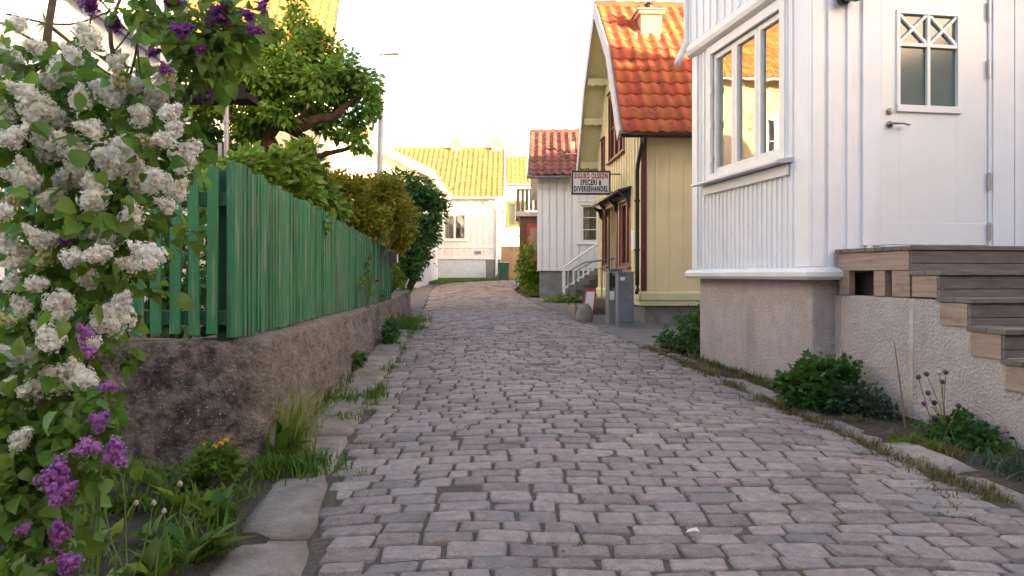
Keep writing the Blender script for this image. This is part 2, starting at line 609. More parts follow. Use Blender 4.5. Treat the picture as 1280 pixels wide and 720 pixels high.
def window(fr, u0, u1, z0, z1, parent, frame='white_trim', casing=None, cols=2, rows=1, sill='white_trim', glass='glass',
           cw=.08, sash=.045, mw=.022, deep=.05, curtain=True, room='room', head=True, depth=.5, vcase=.028, lamp=False):
    casing = casing or frame
    f = MB()
    # casing boards round the opening
    f.box(fr, u0 - cw, u0, -.02, vcase, z0 - cw * .6, z1 + cw)
    f.box(fr, u1, u1 + cw, -.02, vcase, z0 - cw * .6, z1 + cw)
    f.box(fr, u0, u1, -.02, vcase - .002, z1, z1 + cw)
    f.box(fr, u0, u1, -.02, vcase - .002, z0 - cw * .6, z0)
    if head:
        f.box(fr, u0 - cw - .03, u1 + cw + .03, -.01, vcase + .03, z1 + cw + .002, z1 + cw + .03)
    win = f.build('window', M[casing], parent, bevel=.003)
    g = MB()
    sw = (u1 - u0) / cols
    for c in range(cols):
        a, b = u0 + c * sw + .003, u0 + (c + 1) * sw - .003
        lo, hi = z0 + .003, z1 - .003
        vo, vi = -deep + .03, -deep - .01
        g.box(fr, a, a + sash, vi, vo, lo, hi)
        g.box(fr, b - sash, b, vi, vo, lo, hi)
        g.box(fr, a + sash, b - sash, vi, vo - .001, lo, lo + sash)
        g.box(fr, a + sash, b - sash, vi, vo - .001, hi - sash, hi)
        for r in range(1, rows):
            zc = lo + (hi - lo) * r / rows
            g.box(fr, a + sash, b - sash, vi, vo - .006, zc - mw / 2, zc + mw / 2)
    g.build('sash', M[frame], win, bevel=.003)
    p = MB()
    p.add([fr.p(u0, -deep, z0), fr.p(u1, -deep, z0), fr.p(u1, -deep, z1), fr.p(u0, -deep, z1)], [(0, 1, 2, 3)])
    p.build('pane', M[glass], win)
    i_ = MB()
    a, b, c, d = u0 - .15, u1 + .15, z0 - .15, z1 + .15
    v0, v1 = -.13 - depth, -.13
    Q = [fr.p(a, v1, c), fr.p(b, v1, c), fr.p(b, v1, d), fr.p(a, v1, d), fr.p(a, v0, c), fr.p(b, v0, c), fr.p(b, v0, d), fr.p(a, v0, d)]
    i_.add(Q, [(4, 5, 6, 7), (0, 4, 7, 3), (1, 2, 6, 5), (0, 1, 5, 4), (3, 7, 6, 2)])
    i_.build('room_recess', M[room], win)
    if curtain:
        W = u1 - u0
        for (ca, cb) in ((u0 - .02, u0 + W * .24), (u1 - W * .24, u1 + .02)):
            n = 14
            cu = MB()
            pts = []
            for k in range(n + 1):
                t = k / n
                for z, sq in ((z0 - .05, .75 if ca < u0 else 1), (z1 + .05, 1)):
                    uu = ca + (cb - ca) * t
                    pts.append(fr.p(uu, -.16 + .02 * math.sin(t * 22), z))
            cu.add(pts, [(2 * k, 2 * k + 2, 2 * k + 3, 2 * k + 1) for k in range(n)])
            cu.build('curtain', M['curtain'], win)
    if sill:
        s_ = MB()
        s_.vz(fr, [(-.03, z0 - cw * .6 - .002), (-.03, z0 - .004 - cw * .6 + .03), (.05 + vcase, z0 - cw * .6 + .005), (.05 + vcase, z0 - cw * .6 - .02), (.0, z0 - cw * .6 - .02)], u0 - cw - .03, u1 + cw + .03)
        s_.build('sill', M[sill], win, bevel=.003)
    return win


def offset_prof(prof, d):
    """move a (v,z) roof profile along its normals by d (upwards positive)"""
    out = []
    for i, (v, z) in enumerate(prof):
        ns = []
        for a, b in ((i - 1, i), (i, i + 1)):
            if 0 <= a and b < len(prof):
                dv, dz = prof[b][0] - prof[a][0], prof[b][1] - prof[a][1]
                l = math.hypot(dv, dz)
                n = (dz / l, -dv / l)
                if n[1] < 0:
                    n = (-n[0], -n[1])
                ns.append(n)
        if len(ns) == 2:
            s = (ns[0][0] + ns[1][0], ns[0][1] + ns[1][1])
            k = d / max(.3, (s[0] * ns[0][0] + s[1] * ns[0][1]))
            out.append((v + s[0] * k, z + s[1] * k))
        else:
            out.append((v + ns[0][0] * d, z + ns[0][1] * d))
    return out


def roof(fr, u0, u1, prof, tile, parent, soffit, verge, pitch=.22, row=.34, seg=6, ridge_i=None, vergew=.16, gutter=None, back_tiles=True, amp=.035):
    """prof: (v,z) from the front eave over the ridge to the back eave"""
    up = prof
    lo = offset_prof(prof, -.05)
    sf = MB()
    for i in range(len(prof) - 1):
        sf.vz(fr, [lo[i], lo[i + 1], up[i + 1], up[i]], u0, u1)
    rf = sf.build('roof', M[soffit], parent)
    ridge_i = ridge_i if ridge_i is not None else max(range(len(prof)), key=lambda i: prof[i][1])
    for i in range(len(prof) - 1):
        a, b = prof[i], prof[i + 1]
        if i >= ridge_i:
            a, b = b, a
            if not back_tiles:
                continue
        pantile(fr, u0 + .03, u1 - .03, a, b, M[tile], rf, pitch, row, seg, amp)
    rb = MB()
    v, z = prof[ridge_i]
    n = int((u1 - u0) / .38)
    for k in range(n):
        a, b = u0 + (u1 - u0) * k / n, u0 + (u1 - u0) * (k + 1.04) / n
        rb.tube([fr.p(a, v, z + .015), fr.p(min(b, u1), v, z + .03)], [.095, .105], 10)
    rb.build('ridge_tiles', M[tile], rf)
    out = offset_prof(prof, .075)
    low = offset_prof(prof, -vergew)
    for (a, b) in ((u0 - .03, u0 - .002), (u1 + .002, u1 + .03)):
        vb = MB()
        for i in range(len(prof) - 1):
            vb.vz(fr, [low[i], low[i + 1], out[i + 1], out[i]], a, b)
        vb.build('bargeboard', M[verge], rf)
    if gutter:
        g = MB()
        v, z = prof[0]
        pts = []
        n = 8
        r = .06
        sec = [(v + .07 + r * math.cos(t), z - .01 + r * math.sin(t)) for t in [math.pi + math.pi * k / n for k in range(n + 1)]]
        sec2 = [(v + .07 + (r - .008) * math.cos(t), z - .01 + (r - .008) * math.sin(t)) for t in [2 * math.pi - math.pi * k / n for k in range(n + 1)]]
        g.vz(fr, sec + sec2, u0 - .02, u1 + .02)
        g.build('gutter', M[gutter], rf)
    return rf


def house(root, fr, W, D, z0, prof, wallm, step=.2, holes=None, found=None, fm='concrete', corner=None, batten=True, bw=.045, bt=.018, fset=.03, faces=('front', 'left', 'right', 'back'), zf=None):
    """four walls under a roof profile; returns the wall frames"""
    holes = holes or {}
    lowp = offset_prof(prof, -.052)
    vs = [a for a, _ in lowp][::-1]
    zs = [b for _, b in lowp][::-1]
    T = lambda v: lerp(vs, zs, v)
    frs = {'front': Fr(fr.p(0, 0, 0), fr.u), 'left': fr.sub(0, -D, 'left'), 'right': fr.sub(W, 0, 'right'), 'back': fr.sub(W, -D, 'back')}
    zb = z0 if found is None else found
    th = .12
    for k in faces:
        mb = MB()
        f2 = frs[k]
        if k in ('front', 'back'):
            t = T(0 if k == 'front' else -D)
            wall(mb, f2, 0, W, zb, t - .0, holes.get(k, ()), step=step, batten=batten, bw=bw, bt=bt)
        else:
            pts = [(D + v, z) for v, z in zip(vs, zs) if -D < v < 0] + [(0, T(-D)), (D, T(0))]
            pts.sort()
            if k == 'right':
                pts = sorted([(D - u, z) for u, z in pts])
            # butt between front and back walls
            wall(mb, f2, th + .001, D - th - .001, zb, pts, holes.get(k, ()), v0=-th, v1=-.001, step=step, batten=batten, bw=bw, bt=bt)
        mb.build('wall', M[wallm], root)
    if found is not None:
        mb = MB()
        mb.uv(frs['front'], [(fset, -D + fset), (W - fset, -D + fset), (W - fset, -fset), (fset, -fset)], z0 - .4, zb - .001)
        mb.build('foundation', M[fm], root, bevel=.01)
    if corner:
        for k in faces:
            f2 = frs[k]
            wd = W if k in ('front', 'back') else D
            tl = T(0) if k == 'front' else T(-D) if k == 'back' else None
            for (a, b) in ((-.025, .10), (wd - .10, wd + .025)):
                if k in ('left', 'right'):
                    a, b = max(a, .001), min(b, wd - .001)
                    e = (k == 'left') == (a > wd / 2)
                    tt = T(0) if e else T(-D)
                else:
                    tt = tl
                c = MB()
                c.box(f2, a, b, .001, .027, zb + .002, tt - .06)
                c.build('corner_board', M[corner], root, bevel=.003)
    return frs

# ------------------------------------------------------------------ terrain, road and pavements
XL = ([2.0, 2.65, 3.93, 5.9, 9.26, 15.3, 20, 24, 28, 31, 33.5, 35, 37], [-.62, -.70, -.90, -1.06, -1.30, -1.80, -2.2, -2.55, -2.85, -2.8, -2.0, -.9, 1.0])
XR = ([2.0, 3.31, 5.18, 7.33, 9.68, 13.4, 19.5, 25.7, 29, 32, 34, 37], [2.5, 2.22, 1.98, 1.83, 1.58, 1.12, .42, .02, .25, 1.4, 3.2, 6.0])


def xl(y):
    return lerp(XL[0], XL[1], y)


def xr(y):
    return lerp(XR[0], XR[1], y)


def camber(x, y):
    a, b = xl(y), xr(y)
    t = (x - a) / (b - a)
    return .045 * (1 - (2 * t - 1) ** 2) if 0 < t < 1 else 0.0


def relief(x, y):
    return .025 * noise.noise((x * .9, y * .7, 8.0))


def sheet(name, quads_y, left, right, dz, m, nx=8, rough=0.0, kind='structure', parent=None):
    """a strip of ground between two edges, following the slope"""
    V = []
    for y in quads_y:
        a, b = left(y), right(y)
        for k in range(nx + 1):
            x = a + (b - a) * k / nx
            V.append((x, y, gz(y) + dz + rough * noise.noise((x * 2.3, y * 2.3, 1.7)) + rough * .5 * noise.noise((x * 7, y * 7, 5))))
    n = nx + 1
    Fq = [(j * n + k, j * n + k + 1, (j + 1) * n + k + 1, (j + 1) * n + k) for j in range(len(quads_y) - 1) for k in range(nx)]
    o = mesh_obj(name, V, Fq, m, parent, smooth=True)
    o['kind'] = kind
    return o


ys = [-300, -20, -10, 0, 10, 20, 30, 45, 120, 600]
sheet('ground', ys, lambda y: -500, lambda y: 500, -.06, M['soil'], nx=6)
ys = list(np.arange(1.0, 37, .12))
b_ = sheet('road_bed', ys, lambda y: xl(y) - .03, lambda y: xr(y) + .03, 0, M['joint'], nx=40)
for v in b_.data.vertices:
    v.co.z += camber(v.co.x, v.co.y) - .011 + relief(v.co.x, v.co.y) + .003 * noise.noise((v.co.x * 7, v.co.y * 7, 3))


def build_cobbles():
    V = []
    Fq = []
    g1 = np.array([0, .05, .11, .5, .89, .95, 1.0])
    y = 1.9
    r = 0
    rnd = random.Random(3)
    rows = []
    while y < 36.6:
        h = rnd.uniform(.105, .145) * (1.0 if y < 20 else 1.35)
        rows.append((y, h, r))
        y += h
        r += 1

    def wob(x, k):
        return .030 * noise.noise((x * 1.1, k * .37, 2.0)) + .05 * noise.noise((x * .45, k * .045, 9.0)) + .013 * noise.noise((x * 5.0, k * 1.7, 4.0))

    for (y0, h, r) in rows:
        a, b = xl(y0 + h / 2), xr(y0 + h / 2)
        x = a + rnd.uniform(-.05, .06)
        while x < b - .05:
            wd = rnd.uniform(.14, .25) * (1.0 if y0 < 20 else 1.2)
            if rnd.random() < .12:
                wd *= .7
            x1 = min(x + wd, b + rnd.uniform(-.03, .05))
            if x1 - x < .07:
                break
            gap = rnd.uniform(.002, .007)
            gy = rnd.uniform(.002, .007)
            base = len(V)
            zt = rnd.gauss(0, .0035)
            tx, ty = rnd.gauss(0, .020), rnd.gauss(0, .035)
            lip = rnd.uniform(.004, .014)
            sk = [rnd.uniform(-.012, .012) for _ in range(4)]
            cx = (x + x1) / 2
            for j, tv in enumerate(g1):
                for i, tu in enumerate(g1):
                    # round the corners of the plan
                    uu, vv = tu, tv
                    edge = (i in (0, 6)) + (j in (0, 6))
                    if edge == 2:
                        uu = tu + (.07 if i == 0 else -.07)
                        vv = tv + (.10 if j == 0 else -.10)
                    elif i in (1, 5) and j in (1, 5):
                        uu = tu + (.03 if i == 1 else -.03)
                        vv = tv + (.05 if j == 1 else -.05)
                    px_ = x + gap / 2 + (x1 - x - gap) * uu + sk[0] * (vv - .5) + sk[1] * (vv - .5) * (uu - .5)
                    lo = y0 + wob(px_, r) + gy / 2
                    hi = y0 + h + wob(px_, r + 1) - gy / 2
                    py_ = lo + (hi - lo) * vv + sk[2] * .4 * (uu - .5)
                    z = gz(py_) + camber(px_, py_) + zt + tx * (px_ - cx) + ty * (py_ - y0 - h / 2)
                    z += relief(px_, py_)
                    if edge:
                        z -= .03
                    elif i in (1, 5) or j in (1, 5):
                        z -= lip * .22 + rnd.uniform(-.0018, .0018)
                    else:
                        z += rnd.uniform(-.0016, .0016)
                    V.append((px_, py_, z))
            for j in range(6):
                for i in range(6):
                    q = base + j * 7 + i
                    Fq.append((q, q + 1, q + 8, q + 7))
            x = x1
    o = mesh_obj('cobbled_road', V, np.array(Fq), M['cobble'], smooth=True)
    structure(o)
    return o


build_cobbles()


# wall line of the fenced garden on the left: x of its street face
WX = ([3.9, 4.1, 7.3, 12.6, 15.8], [-1.32, -1.31, -1.55, -2.0, -2.09])


def wx(y):
    return lerp(WX[0], WX[1], y)


def stones_strip(name, left, right, y0, y1, ln, m, dz, seed, thick=.12, inset=.012, rough=.006, wob=.03):
    rnd = random.Random(seed)
    V, Fq = [], []
    y = y0
    while y < y1:
        L_ = rnd.uniform(*ln)
        ye = min(y + L_, y1)
        n, k = max(3, int((ye - y) / .12)), 5
        base = len(V)
        tilt = rnd.gauss(0, .01)
        zt = rnd.gauss(0, .006)
        ja, jb = rnd.uniform(-wob, wob), rnd.uniform(-wob, wob)
        jl, jr = rnd.uniform(-wob, wob * .4), rnd.uniform(-wob * .4, wob * .3)
        for i in range(n + 1):
            for j in range(k + 1):
                t, s = i / n, j / k
                yy = y + inset + (ye - y - 2 * inset) * t + (ja * (1 - t) + jb * t) * (s - .5)
                a, b = left(yy) + inset + jl, right(yy) - inset + jr
                xx = a + (b - a) * s
                e = (i in (0, n)) or (j in (0, k))
                if (i in (0, n)) and (j in (0, k)):
                    xx += .02 if j == 0 else -.02
                xx += .012 * noise.noise((yy * 4, j * 3.1, seed))
                z = gz(yy) + dz + zt + tilt * (s - .5) + rough * noise.noise((xx * 5, yy * 5, seed)) - (.018 if e else 0)
                V.append((xx, yy, z))
        w_ = k + 1
        for i in range(n):
            for j in range(k):
                q = base + i * w_ + j
                Fq.append((q, q + 1, q + w_ + 1, q + w_))
        # sides
        rim = [i * w_ for i in range(n + 1)] + [n * w_ + j for j in range(1, k + 1)] + [i * w_ + k for i in range(n - 1, -1, -1)] + [j for j in range(k - 1, 0, -1)]
        rim = rim[::-1]
        b2 = len(V)
        for q in rim:
            x_, y_, z_ = V[base + q]
            V.append((x_, y_, z_ - thick))
        for i in range(len(rim)):
            j = (i + 1) % len(rim)
            Fq.append((b2 + i, b2 + j, base + rim[j], base + rim[i]))
        y = ye
    o = mesh_obj(name, V, np.array(Fq), m, smooth=False)
    return structure(o)


# granite slabs of the narrow footway along the left wall
SL_L = lambda y: lerp([1.8, 2.6, 3.2, 3.9, 4.6, 6, 9, 13, 16], [-1.04, -1.07, -1.13, -1.21, -1.31, -1.42, -1.66, -1.98, -2.05], y)
stones_strip('footway', SL_L, lambda y: xl(y) - .012, 2.1, 3.85, (.85, .95), M['slab'], .020, 5, wob=.012)
stones_strip('footway_far', lambda y: max(SL_L(y), xl(y) - .42), lambda y: xl(y) - .012, 3.87, 16, (.5, .95), M['slab'], .018, 6)
# kerb on the right, then soil and the grey footway by the shop
KR = lambda y: xr(y) + lerp([2, 5, 8, 10], [.26, .22, .18, .16], y)
stones_strip('kerb', lambda y: xr(y) + .02, KR, 2.0, 9.6, (.5, 1.2), M['slab'], .024, 8, wob=.03, rough=.012)
sheet('soil_strip', list(np.arange(1.5, 9.6, .2)), lambda y: KR(y) - .12, lambda y: 3.6, .012, M['soil'], nx=24, rough=.03)
sheet('soil_bed', list(np.arange(1.0, 4.2, .12)), lambda y: -4.0, lambda y: SL_L(y) + .16, .0, M['soil'], nx=44, rough=.028)
sheet('garden_ground', list(np.arange(4.1, 34, 1.0)), lambda y: -16, lambda y: wx(min(y, 15.8)) - .28 if y < 16 else xl(y) - .55, .04 , M['lawn'], nx=20, rough=.05)
sheet('gutter_bed', list(np.arange(1.9, 16.2, .15)), lambda y: wx(min(y, 15.7)) - .1 if y > 3.9 else SL_L(y) - .05, lambda y: xl(y) + .03, -.012, M['joint'], nx=8, rough=.010)
sheet('footpath_left', list(np.arange(15.9, 34, .5)), lambda y: xl(y) - .6, lambda y: xl(y) - .01, .012, M['asphalt'], nx=4, rough=.008)
FP_R = lambda y: lerp([9.5, 12.4, 12.6, 17.2, 20.6], [4.5, 4.5, 2.6, 2.4, 2.5], y)
sheet('footpath', list(np.arange(8.6, 20.8, .3)), lambda y: xr(y) - .03, FP_R, .004, M['asphalt'], nx=10, rough=.01)
sheet('lawn', list(np.arange(20.8, 34.0, .5)), lambda y: xr(y) + .25, lambda y: xr(y) + 3.5, .03, M['lawn'], nx=8, rough=.03)
sheet('verge', list(np.arange(30.0, 36.2, .3)), lambda y: -5.2, lambda y: min(xl(y) - .02, -.7), .03, M['lawn'], nx=12, rough=.03)

# ------------------------------------------------------------------ white house on the right
hl = (.17, -1.0)
C0 = (2.33, 6.0)
ld = math.hypot(*hl)
S1 = 2.25
far = (C0[0] - hl[0] / ld * S1, C0[1] - hl[1] / ld * S1)
F1 = Fr(far, hl)               # side facing the street, u runs towards the camera
F2 = Fr(C0, (1.0, .17))        # door side
G0 = gz(6.5)
wh = thing('white_house', 'white boarded house with a triple street window and a half glazed front door', 'house', (C0[0], C0[1], G0))


def white_house():
    zb, zc, zt = 1.10, 3.42, 5.9
    hw = (.45, 1.82, 2.12, 3.33)       # hole in the side wall (u measured from the far end)
    W2 = 6.5
    # side wall with the window; narrow beadboard
    mb = MB()
    wall(mb, F1, 0, S1, zb, zc, [hw], step=.088, bw=.030, bt=.014)
    mb.build('wall', M['white_near'], wh, bevel=.004)
    hd = (.60, 1.60, 1.34, 3.42)
    mb = MB()
    wall(mb, F2, .0, W2, zb, zc, [hd], v0=-.12, v1=-.001, step=.165, bw=.05, bt=.02)
    mb.build('wall', M['white_near'], wh, bevel=.004)
    # upper storey, set slightly proud, the other two sides plain
    for fr, a, b, vo in ((F1, -.03, S1 + .035, .035), (F2, -.03, W2, .033)):
        mb = MB()
        wall(mb, fr, a, b, zc + .16, zt, [], v0=-.10, v1=vo, step=.17, bw=.045, bt=.018)
        mb.build('wall', M['white_near'], wh, bevel=.004)
    fb = F2.sub(W2, -S1, 'back')
    fr_ = F2.sub(W2, 0, 'right')
    mb = MB()
    wall(mb, fb, 0, W2 + .0, zb, zt, [], step=.17)
    mb.build('wall', M['white'], wh)
    mb = MB()
    wall(mb, fr_, .13, S1 - .13, zb, zt, [], step=.17, v1=-.001)
    mb.build('wall', M['white'], wh)
    # floor slab so the rooms are closed, ceiling likewise
    mb = MB()
    mb.uv(F2, [(.1, -S1 + .1), (W2 - .1, -S1 + .1), (W2 - .1, -.14), (.1, -.14)], zb + .01, zb + .06)
    mb.build('floor_slab', M['dark'], wh)
    # cornice and ledge go round the corner
    for name, prof, z, mt in (('cornice', [(0, 0), (.07, .02), (.085, .06), (.085, .11), (.04, .16), (0, .16)], zc, 'white_trim'),
                              ('ledge', [(0, -.03), (.075, -.035), (.10, -.01), (.10, .025), (.075, .05), (.02, .062), (0, .062)], zb, 'white_trim')):
        mb = MB()
        n = len(prof)
        rings = []
        # far end, the corner mitre, then along the door side
        uend = .24 if name == 'ledge' else W2
        for k in range(3):
            ring = []
            for v, dz in prof:
                if k == 0:
                    q = F1.p(-.02, v + .003, z + dz)
                elif k == 1:
                    q = F1.p(S1 + v + .003, v + .003, z + dz)
                else:
                    q = F2.p(uend, v + .003, z + dz)
                ring.append(q)
            rings.append(ring)
        vs = sum(rings, [])
        fs = [tuple(range(n)), tuple(range(3 * n - 1, 2 * n - 1, -1))]
        for r in range(2):
            for i in range(n):
                j = (i + 1) % n
                fs.append((r * n + i, (r + 1) * n + i, (r + 1) * n + j, r * n + j))
        mb.add(vs, fs)
        mb.build(name, M[mt], wh, bevel=.004)
    # corner boards
    for fr, a, b in ((F1, S1 - .17, S1 + .02), (F1, -.012, .12), (F2, .004, .10)):
        mb = MB()
        mb.box(fr, a, b, .001, .024, zb + .066, zc - .004)
        mb.build('corner_board', M['white_near'], wh, bevel=.004)
    # footing
    mb = MB()
    mb.uv(F2, [(.04, -S1 + .04), (W2 - .04, -S1 + .04), (W2 - .04, -.04), (.04, -.04)], -.3, zb - .032)
    mb.build('foundation', M['plaster'], wh, bevel=.015)
    # window
    u0, u1, z0, z1 = hw
    w_ = window(F1, u0, u1, z0, z1, wh, frame='white_trim', cols=3, rows=1, sill=None, glass='glass_bright', cw=.085, sash=.052, deep=.045, curtain=True, head=False, depth=.9)
    s_ = MB()
    s_.vz(F1, [(.0, z0 - .10), (0, z0 - .055), (.15, z0 - .085), (.155, z0 - .105), (.13, z0 - .11)], u0 - .20, u1 + .19)
    s_.build('sill', M['fascia_white'], w_, bevel=.003)
    s_ = MB()
    s_.box(F1, u0 - .14, u1 + .15, .015, .045, z0 - .20, z0 - .112)
    s_.build('apron_board', M['white_near'], w_, bevel=.003)
    for zz in (z0 + .15, z0 + .5, z0 + .85):
        hg = MB()
        hg.tube([F1.p(u0 + .012, .018, zz - .035), F1.p(u0 + .012, .018, zz + .035)], .011, 8)
        hg.build('hinge', M['white_trim'], w_)
    # door
    f = MB()
    f.box(F2, .60, .625, -.06, .012, 1.34, 3.42)
    f.box(F2, 1.575, 1.60, -.06, .012, 1.34, 3.42)
    f.build('door_frame', M['white_near'], wh, bevel=.003)
    for a, b in ((.44, .595), (1.605, 1.80)):
        f = MB()
        f.box(F2, a, b, .0, .022, 1.335, 3.415)
        f.build('door_casing', M['white_near'], wh, bevel=.004)
    gu0, gu1, gz0, gz1 = .775, 1.29, 2.46, 3.19
    f = MB()
    d0, d1 = .630, 1.570
    wall(f, F2, d0, d1, 1.345, 3.41, [(gu0, gu1, gz0, gz1)], v0=-.055, v1=-.004, batten=False)
    for k in range(1, 6):       # shallow vertical board joints pressed into the lower leaf
        pass
    f.box(F2, d0, d1, -.004, -.001, 1.345, 1.52)
    door = f.build('door', M['white_door'], wh, bevel=.003)
    g = MB()
    t = .028
    g.box(F2, gu0 - .03, gu0, -.01, .012, gz0 - .03, gz1 + .03)
    g.box(F2, gu1, gu1 + .03, -.01, .012, gz0 - .03, gz1 + .03)
    g.box(F2, gu0, gu1, -.01, .011, gz1, gz1 + .03)
    g.box(F2, gu0 - .03, gu1 + .03, -.01, .02, gz0 - .055, gz0 - .001)
    um, zm = (gu0 + gu1) / 2, gz1 - .245
    g.box(F2, um - t / 2, um + t / 2, -.02, .006, gz0, gz1)
    g.box(F2, gu0, gu1, -.02, .005, zm - t / 2, zm + t / 2)
    for a, b in ((gu0, um - t / 2), (um + t / 2, gu1)):
        lo, hi = zm + t / 2, gz1
        h_ = .012
        for (za, zb2) in ((lo, hi), (hi, lo)):
            dx, dz = b - a, zb2 - za
            l = math.hypot(dx, dz)
            nx_, nz_ = -dz / l * h_, dx / l * h_
            vo = .003 if za < zb2 else .0015
            g.uz(F2, [(a - nx_ * 0 + nx_, za + nz_), (a - nx_, za - nz_), (b - nx_, zb2 - nz_), (b + nx_, zb2 + nz_)][::-1], -.02, vo)
    g.build('glazing_bars', M['white_door'], door, bevel=.002)
    g = MB()
    g.add([F2.p(gu0, -.022, gz0), F2.p(gu1, -.022, gz0), F2.p(gu1, -.022, gz1), F2.p(gu0, -.022, gz1)], [(0, 1, 2, 3)])
    g.build('pane', M['frost'], door)
    # handle, cylinder lock, hinges
    hx, hz = .685, 2.30
    g = MB()
    p0 = Vector(F2.p(hx, 0, hz))
    n_ = Vector((F2.n[0], F2.n[1], 0))
    g.tube([p0 - n_ * .004, p0 + n_ * .012], .026, 16)
    g.tube([p0, p0 + n_ * .052, Vector(F2.p(hx + .02, .058, hz)), Vector(F2.p(hx + .08, .056, hz + .004)), Vector(F2.p(hx + .135, .050, hz - .008)), Vector(F2.p(hx + .15, .046, hz - .002))], [.010, .010, .011, .010, .009, .006], 10)
    g.build('handle', M['steel_dark'], door, smooth=True)
    g = MB()
    p0 = Vector(F2.p(hx, 0, hz + .105))
    g.tube([p0 - n_ * .004, p0 + n_ * .014, p0 + n_ * .018], [.026, .026, .020], 16)
    g.tube([p0 + n_ * .018, p0 + n_ * .026], .012, 10)
    g.build('lock', M['steel_dark'], door)
    for zz in (3.25, 2.78, 1.86, 1.45):
        g = MB()
        g.tube([F2.p(1.572, .016, zz - .062), F2.p(1.572, .016, zz + .062)], .014, 10)
        g.tube([F2.p(1.572, .016, zz - .076), F2.p(1.572, .016, zz - .062)], .010, 10)
        g.tube([F2.p(1.572, .016, zz + .062), F2.p(1.572, .016, zz + .076)], .010, 10)
        g.build('hinge', M['steel'], door)
    # roof
    prof = [(.45, 5.75), (-S1 / 2, 6.95), (-S1 - .45, 5.75)]
    roof(F2, -.4, W2 + .4, prof, 'tile_red', wh, 'white', 'white_trim', gutter='white_trim')
    # downpipe bend at the far corner
    g = MB()
    g.tube([F1.p(-.07, .05, 5.6), F1.p(-.07, .05, 3.62), F1.p(-.05, .14, 3.45), F1.p(-.09, .16, 3.36)], .04, 10)
    g.build('downpipe', M['white_trim'], wh, smooth=True)


M['fascia_white'] = mat('grey_white_metal', (.60, .60, .62), (.52, .52, .54), rough=.35)
M['white_door'] = mat('white_door', (.81, .82, .83), (.77, .78, .79), rough=.3, scale=2, bump=.06, bscale=30, bstretch=(1, 1, .05))
M['steel_dark'] = mat('satin_steel', (.30, .30, .31), rough=.3, metallic=.9)
white_house()

# lamp beside the door
wl = thing('wall_lamp', 'round dark green metal wall lamp beside the white front door', 'lamp', F2.p(.34, .03, 3.27))
mb = MB()
mb.tube([F2.p(.27, .001, 3.27), F2.p(.27, .05, 3.27)], [.05, .055], 16)
mb.build('back_plate', M['lamp_green'] if 'lamp_green' in M else M.setdefault('lamp_green', mat('lamp_green', (.045, .07, .07), rough=.35)), wl, bevel=.004)
mb = MB()
mb.lathe(F2.p(.27, .11, 3.22), [(.012, 0), (.045, .01), (.068, .04), (.07, .075), (.05, .11), (.02, .125), (.008, .15)], 18)
mb.build('lamp_head', M['lamp_green'], wl, smooth=True)
mb = MB()
mb.tube([F2.p(.27, .05, 3.25), F2.p(.33, .09, 3.235), F2.p(.385, .10, 3.25), F2.p(.385, .10, 3.34), F2.p(.33, .10, 3.36)], .010, 8)
mb.build('arm', M['lamp_green'], wl, smooth=True)

# plastered stair wall coming towards the viewer
FS = Fr(F2.p(.222, -.03, 0), hl)      # u towards the camera, v to the street
sw = thing('stair_wall', 'rough plastered stair wall with rusty streaks under the wooden entrance steps', 'wall', FS.p(.1, 0, gz(5.5)))
mb = MB()
steps_u = [1.18, 1.44, 1.70, 1.96, 2.22, 2.6]
tops = [.945, .80, .635, .47, .30, .15]
poly = [(0, -.2), (steps_u[-1], -.2)]
for k in range(len(tops) - 1, -1, -1):
    ua = 0 if k == 0 else steps_u[k - 1]
    poly += [(steps_u[k], tops[k]), (ua, tops[k])]
mb.uz(FS, poly, -.22, 0.0)
mb.build('wall', M['plaster'], sw, bevel=.012)
for a, b, c in ((.10, .135, .93), (.87, .925, .945)):
    mb = MB()
    mb.uz(FS, [(a, .1), (b - .01, .1), (b, c - .01), (a + .012, c - .01)], -.01, .0035)
    mb.build('crack_filler', M['rust_streak'] if 'rust_streak' in M else M.setdefault('rust_streak', mat('rust_streak', (.42, .33, .25), (.62, .54, .49), rough=.95, scale=9, bump=.8, bscale=50)), sw)

st = thing('entrance_steps', 'weathered wooden deck and steps climbing to the white front door', 'steps', FS.p(.3, -.8, gz(5.5)))
LW = 2.6
zt = [1.30, 1.13, .96, .79, .62, .45, .28]
ue = [.92, 1.18, 1.44, 1.70, 1.96, 2.22, 2.48]
mb = MB()
for k in range(9):      # deck boards run across
    a = .055 + k * (ue[0] + .02 - .055) / 9
    b = .055 + (k + 1) * (ue[0] + .02 - .055) / 9 - .006
    mb.box(FS, a, b, -LW, .03, zt[0] - .03, zt[0])
mb.build('deck', M['deck'], st, bevel=.003)
mb = MB()
mb.box(FS, .055, ue[0] - .03, -.035, .012, zt[0] - .165, zt[0] - .032)
mb.build('side_panel', M['deck_side'], st, bevel=.003)
for a, b in ((.075, .20), (.50, .625), (.70, .885)):
    mb = MB()
    mb.box(FS, a, b, -.05, .004, .95, zt[0] - .167)
    mb.build('post', M['deck_side'], st, bevel=.004)
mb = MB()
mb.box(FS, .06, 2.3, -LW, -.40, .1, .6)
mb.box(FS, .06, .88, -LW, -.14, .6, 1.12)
mb.build('shadow_fill', M['dark'], st)
